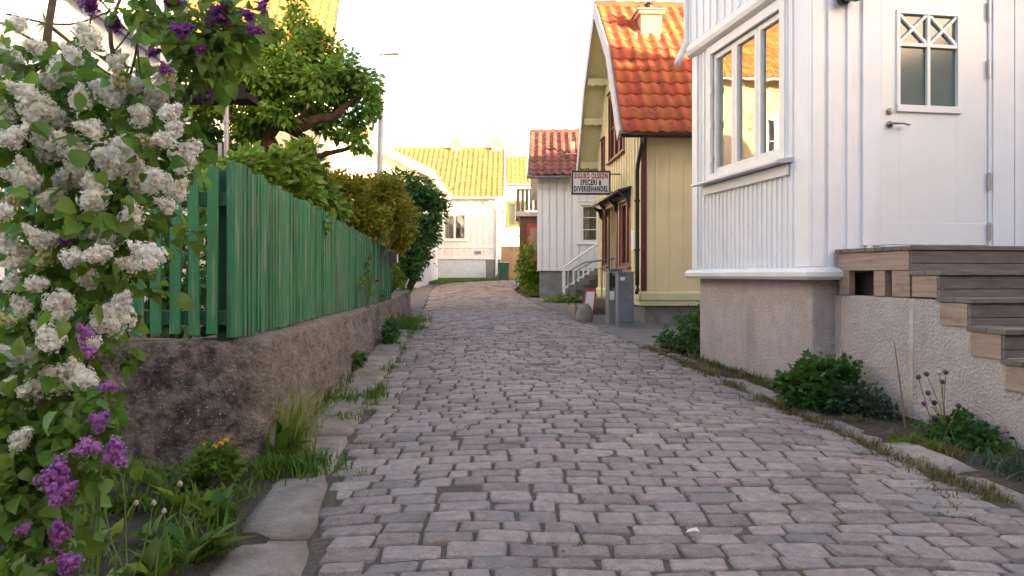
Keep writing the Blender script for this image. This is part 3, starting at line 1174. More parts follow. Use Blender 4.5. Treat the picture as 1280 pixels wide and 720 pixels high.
for k in range(len(zt)):
    u_ = ue[k]
    if k:
        mb = MB()
        for (a, b) in ((ue[k - 1] - .02, ue[k - 1] + .135), (ue[k - 1] + .141, u_ + .02)):
            mb.box(FS, a, b, -LW, .025, zt[k] - .03, zt[k])
        mb.build('tread', M['deck'], st, bevel=.003)
        mb = MB()
        lowz = zt[k] - .175
        mb.box(FS, ue[k - 1] + .002, u_ - .026, -.04, .014, lowz, zt[k] - .032)
        mb.build('side_panel', M['deck_side'], st, bevel=.003)
    mb = MB()
    mb.box(FS, u_ - .024, u_ - .0, -LW, .012, zt[k] - .118, zt[k] - .033)
    mb.box(FS, u_ - .024, u_ - .001, -LW, .011, zt[k] - .170, zt[k] - .122)
    mb.build('riser', M['deck'], st, bevel=.003)

# ------------------------------------------------------------------ yellow shop house
YU = (1.0, .05)
FY = Fr((2.14, 12.6), YU)
YD, YW = 4.5, 6.2
ye = thing('yellow_house', 'yellow boarded shop house with a red tiled gambrel roof and oxblood woodwork', 'house', (2.14, 12.6, gz(12.6)))


def yellow_house():
    prof = [(.30, 3.36), (-.80, 5.02), (-2.25, 6.28), (-3.70, 5.02), (-4.80, 3.36)]
    holes = {'left': [(1.50, 2.95, 3.40, 4.68), (.62, .90, 3.36, 3.92),        # upper window, narrow side window
                      (.72, 1.35, 1.30, 2.42), (1.48, 2.30, .52, 2.46), (2.62, 3.55, 1.28, 2.44)]}
    # on the left face u runs from the far corner (u=0) to the near corner (u=YD)
    frs = house(ye, FY, YW, YD, gz(12.6), prof, 'yellow', step=.235, bw=.05, bt=.02, holes=holes, found=.72, fm='concrete', fset=.05)
    FL = frs['left']
    roof(FY, -.42, YW + .3, prof, 'tile_red', ye, 'pale_yellow', 'fascia', pitch=.20, row=.30, seg=8, gutter='black_metal', amp=.036)
    # ledge board above the footing
    for fr, a, b, vo in ((frs['front'], -.03, YW, .05), (FL, .0, YD - .0, .048)):
        mb = MB()
        mb.vz(fr, [(.0, .70), (vo, .69), (vo, .80), (vo - .03, .83), (.0, .84)], a, b)
        mb.box(fr, a, b, .0, .028, .60, .688)
        mb.build('base_board', M['pale_yellow'], ye, bevel=.003)
    for fr, a, b in ((frs['front'], -.028, .065), (FL, YD - .12, YD - .001)):
        mb = MB()
        mb.box(fr, a, b, .002, .03, .845, 3.45)
        mb.build('corner_board', M['oxblood'] if fr is frs['front'] else M['yellow'], ye, bevel=.003)
    mb = MB()
    P = lambda u, v, z: frs['front'].p(u, v, z)
    mb.tube([P(-.09, .38, 3.30), P(-.09, .36, 3.18), P(-.10, .12, 2.92), P(-.10, .07, 2.80), P(-.10, .07, .95), P(-.10, .10, .86), P(-.14, .2, .82)], .034, 10)
    for zz in (2.3, 1.5):
        mb.tube([P(-.10, .07, zz), P(-.10, .07, zz + .03)], .05, 10)
    mb.build('downpipe', M['black_metal'], ye, smooth=True)
    # scalloped purlin ends under the gable overhang
    for v, z in ((-3.95, 4.45), (-4.55, 3.60), (-3.35, 5.15), ):
        mb = MB()
        pts = []
        for k in range(13):
            t = k / 12
            pts.append((-.40 + .42 * t, z - .10 - .035 * abs(math.sin(t * math.pi * 2.5))))
        poly = [(.02, z + .02), (-.40, z + .02)] + pts
        mb.uz(FY, poly[::-1], v - .05, v + .05)
        mb.build('purlin_end', M['pale_yellow'], ye)
    # chimney on the front upper slope
    cu0, cu1, v0, v1 = .24, .62, -1.62, -1.22
    mb = MB()
    mb.box(FY, cu0, cu1, v0, v1, 5.1, 5.80)
    mb.box(FY, cu0 - .05, cu1 + .05, v0 - .05, v1 + .05, 5.80, 5.87)
    ch = mb.build('chimney', M['chimney'], ye, bevel=.01)
    mb = MB()
    mb.box(FY, cu0 - .08, cu1 + .08, v0 - .08, v1 + .08, 5.871, 5.89)
    mb.build('chimney_cap', M['fascia'], ch)
    mb = MB()
    mb.lathe(FY.p(.43, -1.42, 5.89), [(.07, 0), (.07, .14), (.09, .15), (.03, .2)], 10)
    mb.build('chimney_pot', M['black_metal'], ch)
    mb = MB()
    mb.vz(FY, [(-1.05, 5.27), (-1.05, 5.295), (-1.30, 5.515), (-1.30, 5.49)], cu0 - .12, cu1 + .12)
    mb.build('flashing', M['chimney'], ch)
    # windows on the street gable
    window(FL, 1.50, 2.95, 3.40, 4.68, ye, frame='redbrown', casing='oxblood', cols=3, rows=2, sill='oxblood', cw=.07, deep=.03, curtain=False)
    window(FL, .62, .90, 3.36, 3.92, ye, frame='redbrown', casing='oxblood', cols=1, rows=1, sill='oxblood', cw=.06, deep=.03, curtain=False)
    window(FL, .72, 1.35, 1.30, 2.42, ye, frame='redbrown', casing='redbrown', cols=1, rows=1, sill='redbrown', cw=.08, deep=.05, curtain=False, head=False)
    window(FL, 2.62, 3.55, 1.28, 2.44, ye, frame='redbrown', casing='redbrown', cols=2, rows=1, sill='redbrown', cw=.08, deep=.05, curtain=False, head=False)
    mb = MB()
    mb.box(FL, 1.50, 2.28, -.30, -.26, .54, 2.44)
    for a, b, c, d in ((1.58, 1.86, .70, 1.35), (1.92, 2.20, .70, 1.35)):
        mb.box(FL, a, b, -.26, -.245, c, d)
    dr = mb.build('door', M['oxblood'], ye, bevel=.004)
    mb = MB()
    mb.box(FL, 1.60, 2.18, -.262, -.25, 1.50, 2.3)
    mb.build('pane', M['glass'], dr)
    mb = MB()
    mb.tube([FL.p(1.60, -.25, 1.42), FL.p(1.60, -.19, 1.42), FL.p(1.70, -.19, 1.42)], .012, 8)
    mb.build('handle', M['steel'], dr)
    mb = MB()
    mb.box(FL, 1.40, 1.479, -.28, .03, .55, 2.46)
    mb.box(FL, 2.301, 2.38, -.28, .03, .55, 2.46)
    mb.build('door_frame', M['redbrown'], ye, bevel=.003)
    # shop hood over door and both windows
    mb = MB()
    mb.vz(FL, [(.02, 2.62), (.02, 2.66), (.26, 2.60), (.26, 2.56)], .55, 3.72)
    mb.box(FL, .60, 3.66, .021, .05, 2.50, 2.615)
    hood = mb.build('hood', M['black_metal'], ye, bevel=.004)
    mb = MB()
    mb.box(FL, 1.36, 2.42, .052, .075, 2.44, 2.56)
    mb.build('hood_board', M['orange_wood'], hood)
    for u in (.66, 1.38, 2.40, 3.60):
        mb = MB()
        mb.vz(FL, [(.03, 2.50), (.03, 2.28), (.08, 2.34), (.10, 2.44), (.18, 2.50), (.22, 2.56)], u - .025, u + .025)
        mb.build('hood_bracket', M['black_metal'], hood)
    # door steps and handrails
    for k, (v1, z) in enumerate(((.85, .50), (.55, .66))):
        mb = MB()
        mb.box(FL, 1.30, 2.50, .052, v1, .1, z)
        mb.build('doorstep', M['tan_step'], ye, bevel=.01)
    for u in (1.34, 2.44):
        mb = MB()
        mb.tube([FL.p(u, .08, 1.42), FL.p(u, .5, 1.36), FL.p(u, .82, 1.18), FL.p(u, .82, .48)], .016, 8)
        mb.tube([FL.p(u, .14, 1.40), FL.p(u, .14, .64)], .014, 8)
        mb.build('handrail', M['galv'], ye, smooth=True)
    # meter box
    mb = MB()
    mb.box(FL, 3.95, 4.12, .002, .07, 1.52, 1.86)
    mb.build('meter_box', M['sign_white'], ye, bevel=.01)
    # snow hook tiles along the ridge
    return FL


M['orange_wood'] = mat('orange_wood', (.45, .20, .10), (.36, .15, .075), rough=.5)
M['tan_step'] = mat('tan_step', (.30, .22, .17), (.22, .16, .13), rough=.9, scale=6, bump=.3)
FYL = yellow_house()


# hanging shop sign, square to the street
def text_mesh(body, size, sx, loc, m, parent, name, u=(1, 0), ext=.003, space=1.0, off=0.0):
    cu = bpy.data.curves.new(name, 'FONT')
    cu.body = body
    cu.size = size
    cu.extrude = ext
    cu.offset = off
    cu.align_x = 'CENTER'
    cu.align_y = 'CENTER'
    cu.space_character = space
    cu.resolution_u = 3
    t = bpy.data.objects.new(name, cu)
    COL.objects.link(t)
    bpy.context.view_layer.update()
    dg = bpy.context.evaluated_depsgraph_get()
    me = bpy.data.meshes.new_from_object(t.evaluated_get(dg))
    bpy.data.objects.remove(t)
    o = bpy.data.objects.new(name, me)
    me.materials.clear()
    me.materials.append(m)
    COL.objects.link(o)
    ang = math.atan2(u[1], u[0])
    Rm = Matrix.Translation(Vector(loc) - (wloc(parent) if parent else Vector())) @ Matrix.Rotation(ang, 4, 'Z') @ Matrix.Rotation(RAD(90), 4, 'X') @ Matrix.Diagonal((sx, 1, 1, 1))
    me.transform(Rm)
    if parent:
        o.parent = parent
    return o


SX0, SX1, SZ0, SZ1, SYY = 1.12, 1.86, 2.62, 3.07, 14.5
FSG = Fr((SX0, SYY), (1, .02))
sg = thing('shop_sign', 'white shop sign with red and black capital letters hanging from the yellow house', 'sign', FSG.p(.37, 0, 2.62))
mb = MB()
mb.box(FSG, .02, .72, -.03, .03, SZ0 + .02, SZ1 - .02)
mb.build('panel', M['sign_white'], sg)
mb = MB()
t_ = .032
mb.box(FSG, 0, t_, -.04, .04, SZ0, SZ1)
mb.box(FSG, .74 - t_, .74, -.04, .04, SZ0, SZ1)
mb.box(FSG, t_, .74 - t_, -.039, .039, SZ0, SZ0 + t_)
mb.box(FSG, t_, .74 - t_, -.039, .039, SZ1 - t_, SZ1)
mb.build('frame', M['black_frame'] if 'black_frame' in M else M.setdefault('black_frame', mat('black_frame', (.035, .014, .014), rough=.4)), sg, bevel=.003)
for z in (SZ0 + .05, SZ1 - .06):
    mb = MB()
    mb.tube([FSG.p(.742, 0, z), FSG.p(.95, 0, z)], .012, 8)
    mb.build('bracket', M['black_metal'], sg)
cz = (SZ0 + SZ1) / 2
for body, dz, m_, wd in (('SIGURD OLSSON', .122, 'red_ink', .63), ('SPECERI &', 0, 'black_ink', .40), ('DIVERSEHANDEL', -.122, 'black_ink', .64)):
    o = text_mesh(body, .140, 1.0, FSG.p(.37, .032, cz + dz), M[m_], sg, 'lettering', u=FSG.u, off=.006, space=1.2)
    xs_ = [v.co.x for v in o.data.vertices]
    k = wd / (max(xs_) - min(xs_))
    c_ = (max(xs_) + min(xs_)) / 2
    for v in o.data.vertices:
        v.co.y += (v.co.x - c_) * (k - 1) * FSG.u[1] / FSG.u[0]
        v.co.x = (v.co.x - c_) * k

# ------------------------------------------------------------------ white house with the brown roof
FW = Fr((.71, 20.7), (1, -.045))
w2 = thing('white_house', 'white boarded house with a brown tiled roof behind the hanging shop sign', 'house', (.71, 20.7, gz(20.7)))
prof = [(.35, 3.72), (-2.7, 5.42), (-5.75, 3.72)]
frs = house(w2, FW, 6.0, 5.4, gz(20.7), prof, 'white', step=.20, bw=.165, bt=.035, holes={'front': [(1.16, 2.05, 2.0, 2.98)]}, found=1.22, fm='concrete', corner='white_trim')
roof(FW, -.28, 6.2, prof, 'tile_brown', w2, 'white', 'white_trim', pitch=.22, row=.33, gutter='galv', amp=.05)
window(FW, 1.16, 2.05, 2.0, 2.98, w2, cols=2, rows=3, cw=.09)
mb = MB()
mb.box(FW, .90, 1.02, -1.02, -.9, 4.5, 4.85)
mb.tube([FW.p(.75, -.9, 4.5), FW.p(1.2, -.9, 4.5)], .03, 6)
mb.build('roof_step', M['pink_metal'] if 'pink_metal' in M else M.setdefault('pink_metal', mat('pink_metal', (.42, .22, .19), rough=.6)), w2)

sr = thing('porch_stairs', 'dark stairs with a white picket railing beside the white house', 'stairs', FW.p(1.2, .9, gz(19.8)))
for k in range(6):
    mb = MB()
    mb.box(FW, .78 + k * .19, 2.2, .25, 1.0, .46 if k == 0 else .46 + k * .13, .46 + (k + 1) * .13)
    mb.build('step', M['dark_step'] if 'dark_step' in M else M.setdefault('dark_step', mat('dark_step', (.05, .045, .043), (.09, .08, .075), rough=.9, scale=7)), sr)
mb = MB()
P = FW.p
a, b = (.66, 1.30), (1.9, 2.10)
for v in (1.06,):
    mb.tube([P(a[0], v, a[1]), P(b[0], v, b[1] + .06)], .03, 6)
    mb.tube([P(a[0], v, a[1] - .55), P(b[0], v, b[1] - .5)], .02, 6)
mb.build('rail', M['white_trim'], sr)
for k in range(11):
    t = k / 10
    u = a[0] + (b[0] - a[0]) * t
    z = a[1] + (b[1] + .06 - a[1]) * t
    mb = MB()
    zl = .44 if k == 0 else z - .62
    mb.box(FW, u - (.04 if k == 0 else .022), u + (.04 if k == 0 else .022), 1.04, 1.08, zl, z)
    mb.build('baluster', M['white_trim'], sr)
fb_ = thing('flower_box', 'small wooden flower crate on the dark porch stairs', 'crate', FW.p(1.45, .7, 1.11))
mb = MB()
for z in (1.112, 1.20):
    mb.box(FW, 1.30, 1.62, .80, .82, z, z + .075)
    mb.box(FW, 1.30, 1.62, .56, .58, z, z + .075)
    mb.box(FW, 1.30, 1.32, .58, .80, z, z + .075)
    mb.box(FW, 1.60, 1.62, .58, .80, z, z + .075)
mb.box(FW, 1.32, 1.60, .58, .80, 1.113, 1.2)
mb.build('crate', M['deck_side'], fb_)

# ------------------------------------------------------------------ balcony house beyond it
FB = Fr((.20, 27.5), (1, 0))
bh = thing('balcony_porch', 'dark porch with a grey slatted balcony and a red door beyond the white house', 'porch', (.6, 27.5, gz(27.5)))
mb = MB()
mb.box(FB, .08, 3.0, -2.5, -.02, gz(27), 3.18)
mb.build('wall', M['brown_board'], bh)
mb = MB()
mb.box(FB, -.06, 3.0, -2.6, .12, 3.2, 3.36)
mb.build('balcony_floor', M['fascia'], bh, bevel=.01)
mb = MB()
mb.box(FB, -.04, 3.0, .06, .11, 4.12, 4.18)
for k in range(20):
    mb.box(FB, -.03 + k * .155, .08 + k * .155, .07, .095, 3.4, 4.12)
    mb.box(FB, -.035, -.012, .06 - k * .13, -.04 - k * .13, 3.4, 4.12)
mb.build('balcony_railing', M['grey_wood'] if 'grey_wood' in M else M.setdefault('grey_wood', mat('grey_wood', (.15, .125, .12), (.11, .09, .085), rough=.85, scale=9)), bh)
mb = MB()
mb.box(FB, .34, .95, -.0185, .02, .95, 2.95)
dr = mb.build('door', M['red_board'], bh, bevel=.005)
mb = MB()
mb.box(FB, .44, .85, .021, .028, 1.9, 2.8)
mb.build('pane', M['glass'], dr)

# ------------------------------------------------------------------ far white house closing the street
FA = Fr((-6.6, 36.0), (1, .0))
fa = thing('white_house', 'far white house with an orange tiled roof and two chimneys closing the street', 'house', (-3.6, 36, gz(36)))
prof = [(.40, 4.72), (-3.9, 7.62), (-8.2, 4.72)]
WA = 6.0
frs = house(fa, FA, WA, 7.8, gz(36), prof, 'white', step=.26, bt=.014, holes={'front': [(3.42, 4.40, 2.78, 3.92)]}, found=1.86, fm='skirt_base')\
    if 'skirt_base' in M else None
if frs is None:
    M['skirt_base'] = mat('skirt_base', (.60, .59, .585), (.53, .52, .52), rough=.7)
    frs = house(fa, FA, WA, 7.8, gz(36), prof, 'white', step=.30, bw=.265, bt=.03, holes={'front': [(3.42, 4.40, 2.78, 3.92)]}, found=1.86, fm='skirt_base', corner='white_trim')
roof(FA, -.2, WA + .22, prof, 'tile_orange', fa, 'white', 'white_trim', pitch=.25, row=.36, gutter='white_trim', amp=.05)
window(FA, 3.42, 4.40, 2.78, 3.92, fa, cols=2, rows=1, cw=.12)
mb = MB()
mb.box(FA, .0, WA, .001, .05, 2.36, 2.46)
mb.box(FA, .0, WA, .001, .06, 1.84, 1.95)
mb.build('trim_board', M['white_trim'], fa, bevel=.005)
mb = MB()
wall(mb, FA, .3, WA - .62, gz(36) + .12, 1.80, [], v0=-.028, v1=.02, step=.17, bw=.02, bt=.012)
mb.build('skirt', M['skirt'], fa)
mb = MB()
mb.box(FA, WA - .60, WA + .03, -.4, .06, .7, 1.835)
mb.build('corner_pier', M['concrete'], fa, bevel=.01)
mb = MB()
mb.tube([FA.p(WA - .12, .42, 4.66), FA.p(WA - .12, .42, 4.55), FA.p(WA - .14, .10, 4.25), FA.p(WA - .14, .10, 1.2), FA.p(WA - .14, .2, 1.05)], .06, 8)
mb.build('downpipe', M['white_trim'], fa, smooth=True)
for u in (3.45, 5.55):
    mb = MB()
    mb.box(FA, u, u + .52, -4.2, -3.6, 7.0, 8.05)
    mb.box(FA, u - .04, u + .56, -4.24, -3.56, 8.05, 8.14)
    mb.build('chimney', M['chimney'], fa, bevel=.01)
for u, z in ((2.15, 2.1), (4.85, 2.1)):
    mb = MB()
    mb.box(FA, u, u + .30, .05, .075, z, z + .13)
    mb.build('street_plate', M['galv'], fa)

# house behind at the end
FC = Fr((-.6, 50.0), (1, 0))
fc = thing('cream_house', 'cream house with a yellow tiled roof and green framed window beyond the street end', 'house', (2, 50, gz(50)))
prof = [(.4, 7.0), (-3.4, 9.25), (-7.2, 7.0)]
frs = house(fc, FC, 8.0, 6.8, gz(50), prof, 'white', step=.3, holes={'front': [(.35, 1.35, 4.35, 5.75)]})
roof(FC, -.3, 8.3, prof, 'tile_orange', fc, 'white', 'white_trim', pitch=.28, row=.4, seg=5)
M['green_frame'] = mat('green_frame', (.10, .14, .05), rough=.5)
window(FC, .35, 1.35, 4.35, 5.75, fc, frame='green_frame', cols=2, rows=2, cw=.14, sill='green_frame')
tw = thing('stone_wall', 'low tan stone garden wall behind the green bin', 'wall', (.5, 41, gz(41)))
mb = MB()
mb.box(Fr((-.9, 41), (1, 0)), 0, 4.5, -.5, 0, .8, 2.65)
mb.build('wall', M['stone_tan'], tw, bevel=.03)
mb = MB()
mb.tube([(-.8, 40.9, 4.0), (1.2, 40.9, 2.65)], .03, 6)
mb.tube([(.2, 40.9, 3.33), (.2, 40.9, 2.6)], .025, 6)
mb.build('handrail', M['galv'], tw)

# green wheelie bin
bn = thing('wheelie_bin', 'dark green wheelie bin at the corner of the far white house', 'bin', (-.38, 35.2, gz(35.2)))
FBn = Fr((-.64, 35.0), (1, 0))
zg = gz(35)
mb = MB()
mb.hexa([FBn.p(.05, -.0, zg + .06), FBn.p(.47, 0, zg + .06), FBn.p(.47, -.45, zg + .06), FBn.p(.05, -.45, zg + .06),
         FBn.p(0, .06, zg + .78), FBn.p(.52, .06, zg + .78), FBn.p(.52, -.5, zg + .78), FBn.p(0, -.5, zg + .78)])
mb.build('body', M['bin'], bn, bevel=.03)
mb = MB()
mb.vz(FBn, [(.08, zg + .782), (.09, zg + .82), (-.2, zg + .88), (-.55, zg + .86), (-.55, zg + .782)], -.02, .54)
mb.build('lid', M['bin'], bn, bevel=.02)
for u in (.06, .46):
    mb = MB()
    mb.tube([FBn.p(u - .03, -.42, zg + .1), FBn.p(u + .03, -.42, zg + .1)], .1, 12)
    mb.build('wheel', M['dark'], bn)

# ------------------------------------------------------------------ houses on the left
# gabled house, its gable to the viewer
FG = Fr((-3.3, 27.0), (0, 1))          # eaves side looks to the right
gh = thing('white_house', 'white sunlit gable house behind the hedge on the left of the street', 'house', (-5, 27, gz(27)))
prof = [(.62, 4.66), (-2.1, 5.98), (-4.82, 4.66)]
frs = house(gh, FG, 7.0, 4.2, gz(27), prof, 'white', step=.24)
roof(FG, -.3, 7.2, prof, 'tile_orange', gh, 'white', 'white_trim', pitch=.25, row=.36, seg=5, vergew=.2)
mb = MB()
mb.box(FG, 1.0, 1.5, -2.5, -1.9, 5.5, 6.55)
mb.build('chimney', M['chimney'], gh, bevel=.01)

# two storey house with the sunlit roof behind the tree
FD = Fr((-11.5, 18.6), (1.0, .17))
dh = thing('two_storey_house', 'tall cream house with a bright orange roof behind the garden tree', 'house', (-8, 20, gz(20)))
prof = [(.35, 6.55), (-3.2, 9.3), (-6.75, 6.55)]
WD = 6.75
hs = [(1.2, 2.3, 4.2, 5.6), (3.2, 4.1, 4.2, 5.6)]
frs = house(dh, FD, WD, 6.4, gz(20), prof, 'cream', step=.25, holes={'front': hs}, found=.95, corner='white_trim')
roof(FD, -.2, WD + .25, prof, 'tile_orange', dh, 'white', 'white_trim', pitch=.23, row=.35, seg=6, gutter='white_trim')
for h in hs:
    window(FD, *h, dh, cols=2, rows=2, cw=.11)

# white house at the left edge
FE_U = (.90, .43)
FE = Fr((-3.48 - 6.02 * .9023, 8.0 - 6.02 * .4311), FE_U)
eh = thing('white_house', 'white boarded house behind the lilac at the left edge', 'house', (-5, 8, gz(8)))
prof = [(.5, 5.35), (-2.2, 7.0), (-4.9, 5.35)]
WE = 6.02
frs = house(eh, FE, WE, 4.4, gz(8), prof, 'white_pink', step=.20, found=.7, corner='white_trim') if 'white_pink' in M else None
if frs is None:
    M['white_pink'] = M['white']
    frs = house(eh, FE, WE, 4.4, gz(8), prof, 'white', step=.20, found=.7, corner='white_trim')
roof(FE, -.3, WE + .3, prof, 'tile_red', eh, 'white', 'white_trim', pitch=.22, row=.34, seg=6, gutter='white_trim')
mb = MB()
def eu(px_):
    k = (px_ - 640) / F
    return (k * FE.o[1] - FE.o[0]) / (FE.u[0] - k * FE.u[1])


ua, ub = eu(58), eu(200)
za, zb_ = at(0, -22, FE.p(ua, 0, 0)[1])[2], at(0, 78, FE.p(ub, 0, 0)[1])[2]
mb.uz(FE, [(ua, za), (ub, zb_), (ub, zb_ + .07), (ua, za + .07)], .022, .12)
mb.build('porch_roof', M['slate'] if 'slate' in M else M.setdefault('slate', mat('slate_blue_metal', (.09, .11, .15), (.06, .07, .10), rough=.4)), eh)
mb = MB()
mb.tube([FE.p(WE - .02, .10, 5.2), FE.p(WE - .02, .10, .4)], .045, 10)
mb.build('downpipe', M['white_trim'], eh, smooth=True)

# unseen houses added around the viewer to keep the lane in evening shade
SHADE = [(Fr((-1.0, -9.0), (1, 0)), 16, 6.5, 4.6, 6.2, 'unseen red timber house added behind the viewer to shade the lane', 'redbrown'),
         (Fr((-19.0, -11.0), (1, 0)), 15, 6.5, 4.2, 5.8, 'unseen long white house added behind the viewer on the left for shade', 'white'),
         (Fr((17.0, -16.0), (.0, 1)), 50, 7, 5.0, 6.55, 'unseen row house added behind the white house on the right for shade', 'cream')]
for fr, W, D, ez, rz, lab, m_ in SHADE:
    h = thing('shade_house', lab, 'house', fr.p(W / 2, -D / 2, gz(fr.o[1])))
    pr = [(.4, ez), (-D / 2, rz), (-D - .4, ez)]
    house(h, fr, W, D, gz(fr.o[1]) - .3, pr, m_, batten=False)
    sf = MB()
    lo = offset_prof(pr, -.05)
    for i in range(2):
        sf.vz(fr, [lo[i], lo[i + 1], pr[i + 1], pr[i]], -.3, W + .3)
    sf.build('roof', M['tile_red'], h)

# ------------------------------------------------------------------ garden wall and green picket fence
def garden_wall():
    path = [(-3.9, 3.95), (-2.6, 3.93), (-1.62, 3.92), (-1.45, 3.95), (-1.36, 4.03), (-1.325, 4.15), (-1.40, 5.3), (-1.55, 7.3), (-1.78, 10), (-2.0, 12.6), (-2.09, 15.7), (-2.2, 15.85), (-2.5, 15.9)]
    tops = [.755, .755, .75, .752, .755, .757, .75, .735, .715, .70, .80, .80, .80]
    # resample
    P = []
    for (a, b, ta, tb) in zip(path[:-1], path[1:], tops[:-1], tops[1:]):
        l = math.hypot(b[0] - a[0], b[1] - a[1])
        n = max(1, int(l / (.026 if a[1] < 7 else .08)))
        for k in range(n):
            t = k / n
            P.append((a[0] + (b[0] - a[0]) * t, a[1] + (b[1] - a[1]) * t, ta + (tb - ta) * t))
    P.append((*path[-1], tops[-1]))
    V, Fq = [], []
    nz_, nt = 30, 4
    n = nz_ + nt
    for i, (x, y, t) in enumerate(P):
        a, b = P[max(i - 4, 0)], P[min(i + 4, len(P) - 1)]
        tx, ty = b[0] - a[0], b[1] - a[1]
        l = math.hypot(tx, ty)
        nx, ny = ty / l, -tx / l
        zb = gz(y) - .1
        for k in range(nz_):
            f = k / (nz_ - 1)
            z = zb + (t - zb) * f
            q = (x * 3, y * 3, z * 3)
            d = .045 * noise.noise(q) + .022 * noise.noise((q[0] * 4, q[1] * 4, q[2] * 4)) + .016 * noise.noise((q[0] * 11, q[1] * 11, q[2] * 11))
            d += .012 * noise.noise((q[0] * 17, q[1] * 17, q[2] * 17)) - .012 * max(0, noise.noise((q[0] * 7 + 9, q[1] * 7, q[2] * 7)) - .25)
            d += .05 * (1 - f) + (-.03 if f > .97 else 0)
            V.append((x + nx * d, y + ny * d, z + (.012 * noise.noise((x * 5, y * 5, 3)) if f > .95 else 0)))
        for k in range(nt):
            d = -.08 - .3 * k / (nt - 1)
            V.append((x + nx * d, y + ny * d, t + .015 * noise.noise((x * 6, y * 6, k))))
    for i in range(len(P) - 1):
        for k in range(n - 1):
            q = i * n + k
            Fq.append((q, q + n, q + n + 1, q + 1))
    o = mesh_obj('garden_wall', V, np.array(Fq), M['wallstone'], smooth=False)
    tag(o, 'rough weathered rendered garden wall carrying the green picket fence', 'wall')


garden_wall()
FF = Fr((-3.55, 4.0), (1, 0))                 # front run
FSd = Fr((-1.46, 4.0), (-.063, 1.0))          # street run
FSd_len = 8.62
fe = thing('picket_fence', 'faded green picket fence standing on the rough garden wall', 'fence', (-1.5, 4.0, .76))


def fence_top(t):
    return 1.685 - .17 * t / FSd_len + .012 * noise.noise((t * 1.3, 0, 0))


def fence_bot(t):
    return .775 - .06 * t / FSd_len


protos = []
k = 0
u = .06
while u < 2.06:
    mb = MB()
    wd = .056
    z0, z1 = .79 + random.uniform(-.012, .006), 1.685 + random.uniform(-.02, .015)
    la = random.uniform(-.008, .008)
    mb.hexa([FF.p(u, .02, z0), FF.p(u + wd, .02, z0), FF.p(u + wd, 0, z0), FF.p(u, 0, z0),
             FF.p(u + la, .02, z1), FF.p(u + wd + la, .02, z1 - random.uniform(0, .012)), FF.p(u + wd + la, 0, z1), FF.p(u + la, 0, z1)])
    mb.build('picket', M['green'], fe, bevel=.003)
    u += random.uniform(.090, .100)
nP = 122
rest = MB()
for k in range(nP):
    t = .07 + (FSd_len - .11) * k / (nP - 1)
    near = k < 79
    mb = MB() if near else rest
    wd = .054 + random.uniform(-.006, .005)
    z0, z1 = fence_bot(t) + random.uniform(-.012, .006), fence_top(t) + random.uniform(-.02, .015)
    la = random.uniform(-.006, .006)
    v = random.uniform(-.004, .005)
    if k in (32, 33, 34):
        v -= .010
    tw_ = random.uniform(-.010, .010)
    mb.hexa([FSd.p(t, .024 + v, z0), FSd.p(t + wd, .024 + v + tw_, z0), FSd.p(t + wd, 0 + v + tw_, z0), FSd.p(t, v, z0),
             FSd.p(t + la, .024 + v, z1), FSd.p(t + wd + la, .024 + v + tw_, z1 - random.uniform(-.006, .008)), FSd.p(t + wd + la, v + tw_, z1), FSd.p(t + la, v, z1)])
    if near:
        mb.build('picket', M['green'], fe, bevel=.003)
structure(rest.build('pickets', M['green'], fe, bevel=.003), 'stuff')
for fr, L_, nm in ((FF, 2.06, 0), (FSd, FSd_len, 1)):
    for zz, vv in ((.84, -.04), (1.46, -.04)):
        mb = MB()
        n = 4
        for q in range(n):
            a, b = L_ * q / n, L_ * (q + 1) / n
            dz = -.06 * (a / FSd_len) if nm else 0
            dz2 = -.06 * (b / FSd_len) if nm else 0
            if zz > 1:
                dz, dz2 = dz * 2.6, dz2 * 2.6
            h = .075
            mb.hexa([fr.p(a, -.008, zz + dz), fr.p(b, -.008, zz + dz2), fr.p(b, -.045, zz + dz2), fr.p(a, -.045, zz + dz),
                     fr.p(a, -.008, zz + h + dz), fr.p(b, -.008, zz + h + dz2), fr.p(b, -.045, zz + h + dz2), fr.p(a, -.045, zz + h + dz)])
        mb.build('rail', M['green_rail'], fe, bevel=.003)
for (x, y, h) in ((-1.53, 4.08, 1.66), (-3.5, 4.07, 1.62), (-1.62, 6.2, 1.6), (-1.76, 8.4, 1.55), (-1.9, 10.6, 1.5), (-2.06, 12.55, 1.52)):
    mb = MB()
    mb.box(Fr((x - .04, y), (1, 0)), 0, .075, -.075, 0, .70, h)
    mb.build('post', M['green_rail'], fe, bevel=.005)
# end boards at the corner
mb = MB()
mb.box(FF, 2.07, 2.115, -.09, .022, .775, 1.69)
mb.build('corner_board', M['green'], fe, bevel=.003)

# mailbox and a poppy poking through
mbx = thing('mailbox', 'small white and grey mailbox fixed to the far end of the green fence', 'mailbox', FSd.p(8.45, .03, 1.38))
mb = MB()
mb.box(FSd, 8.18, 8.56, .035, .14, 1.30, 1.46)
mb.build('box', M['white_trim'], mbx, bevel=.01)
mb = MB()
mb.vz(FSd, [(.03, 1.462), (.16, 1.455), (.155, 1.475), (.03, 1.50)], 8.15, 8.58)
mb.build('lid', M['fascia_white'], mbx, bevel=.004)
mb = MB()
mb.box(FSd, 8.14, 8.178, .036, .15, 1.29, 1.48)
mb.build('dark_side', M['grey_wood'], mbx)

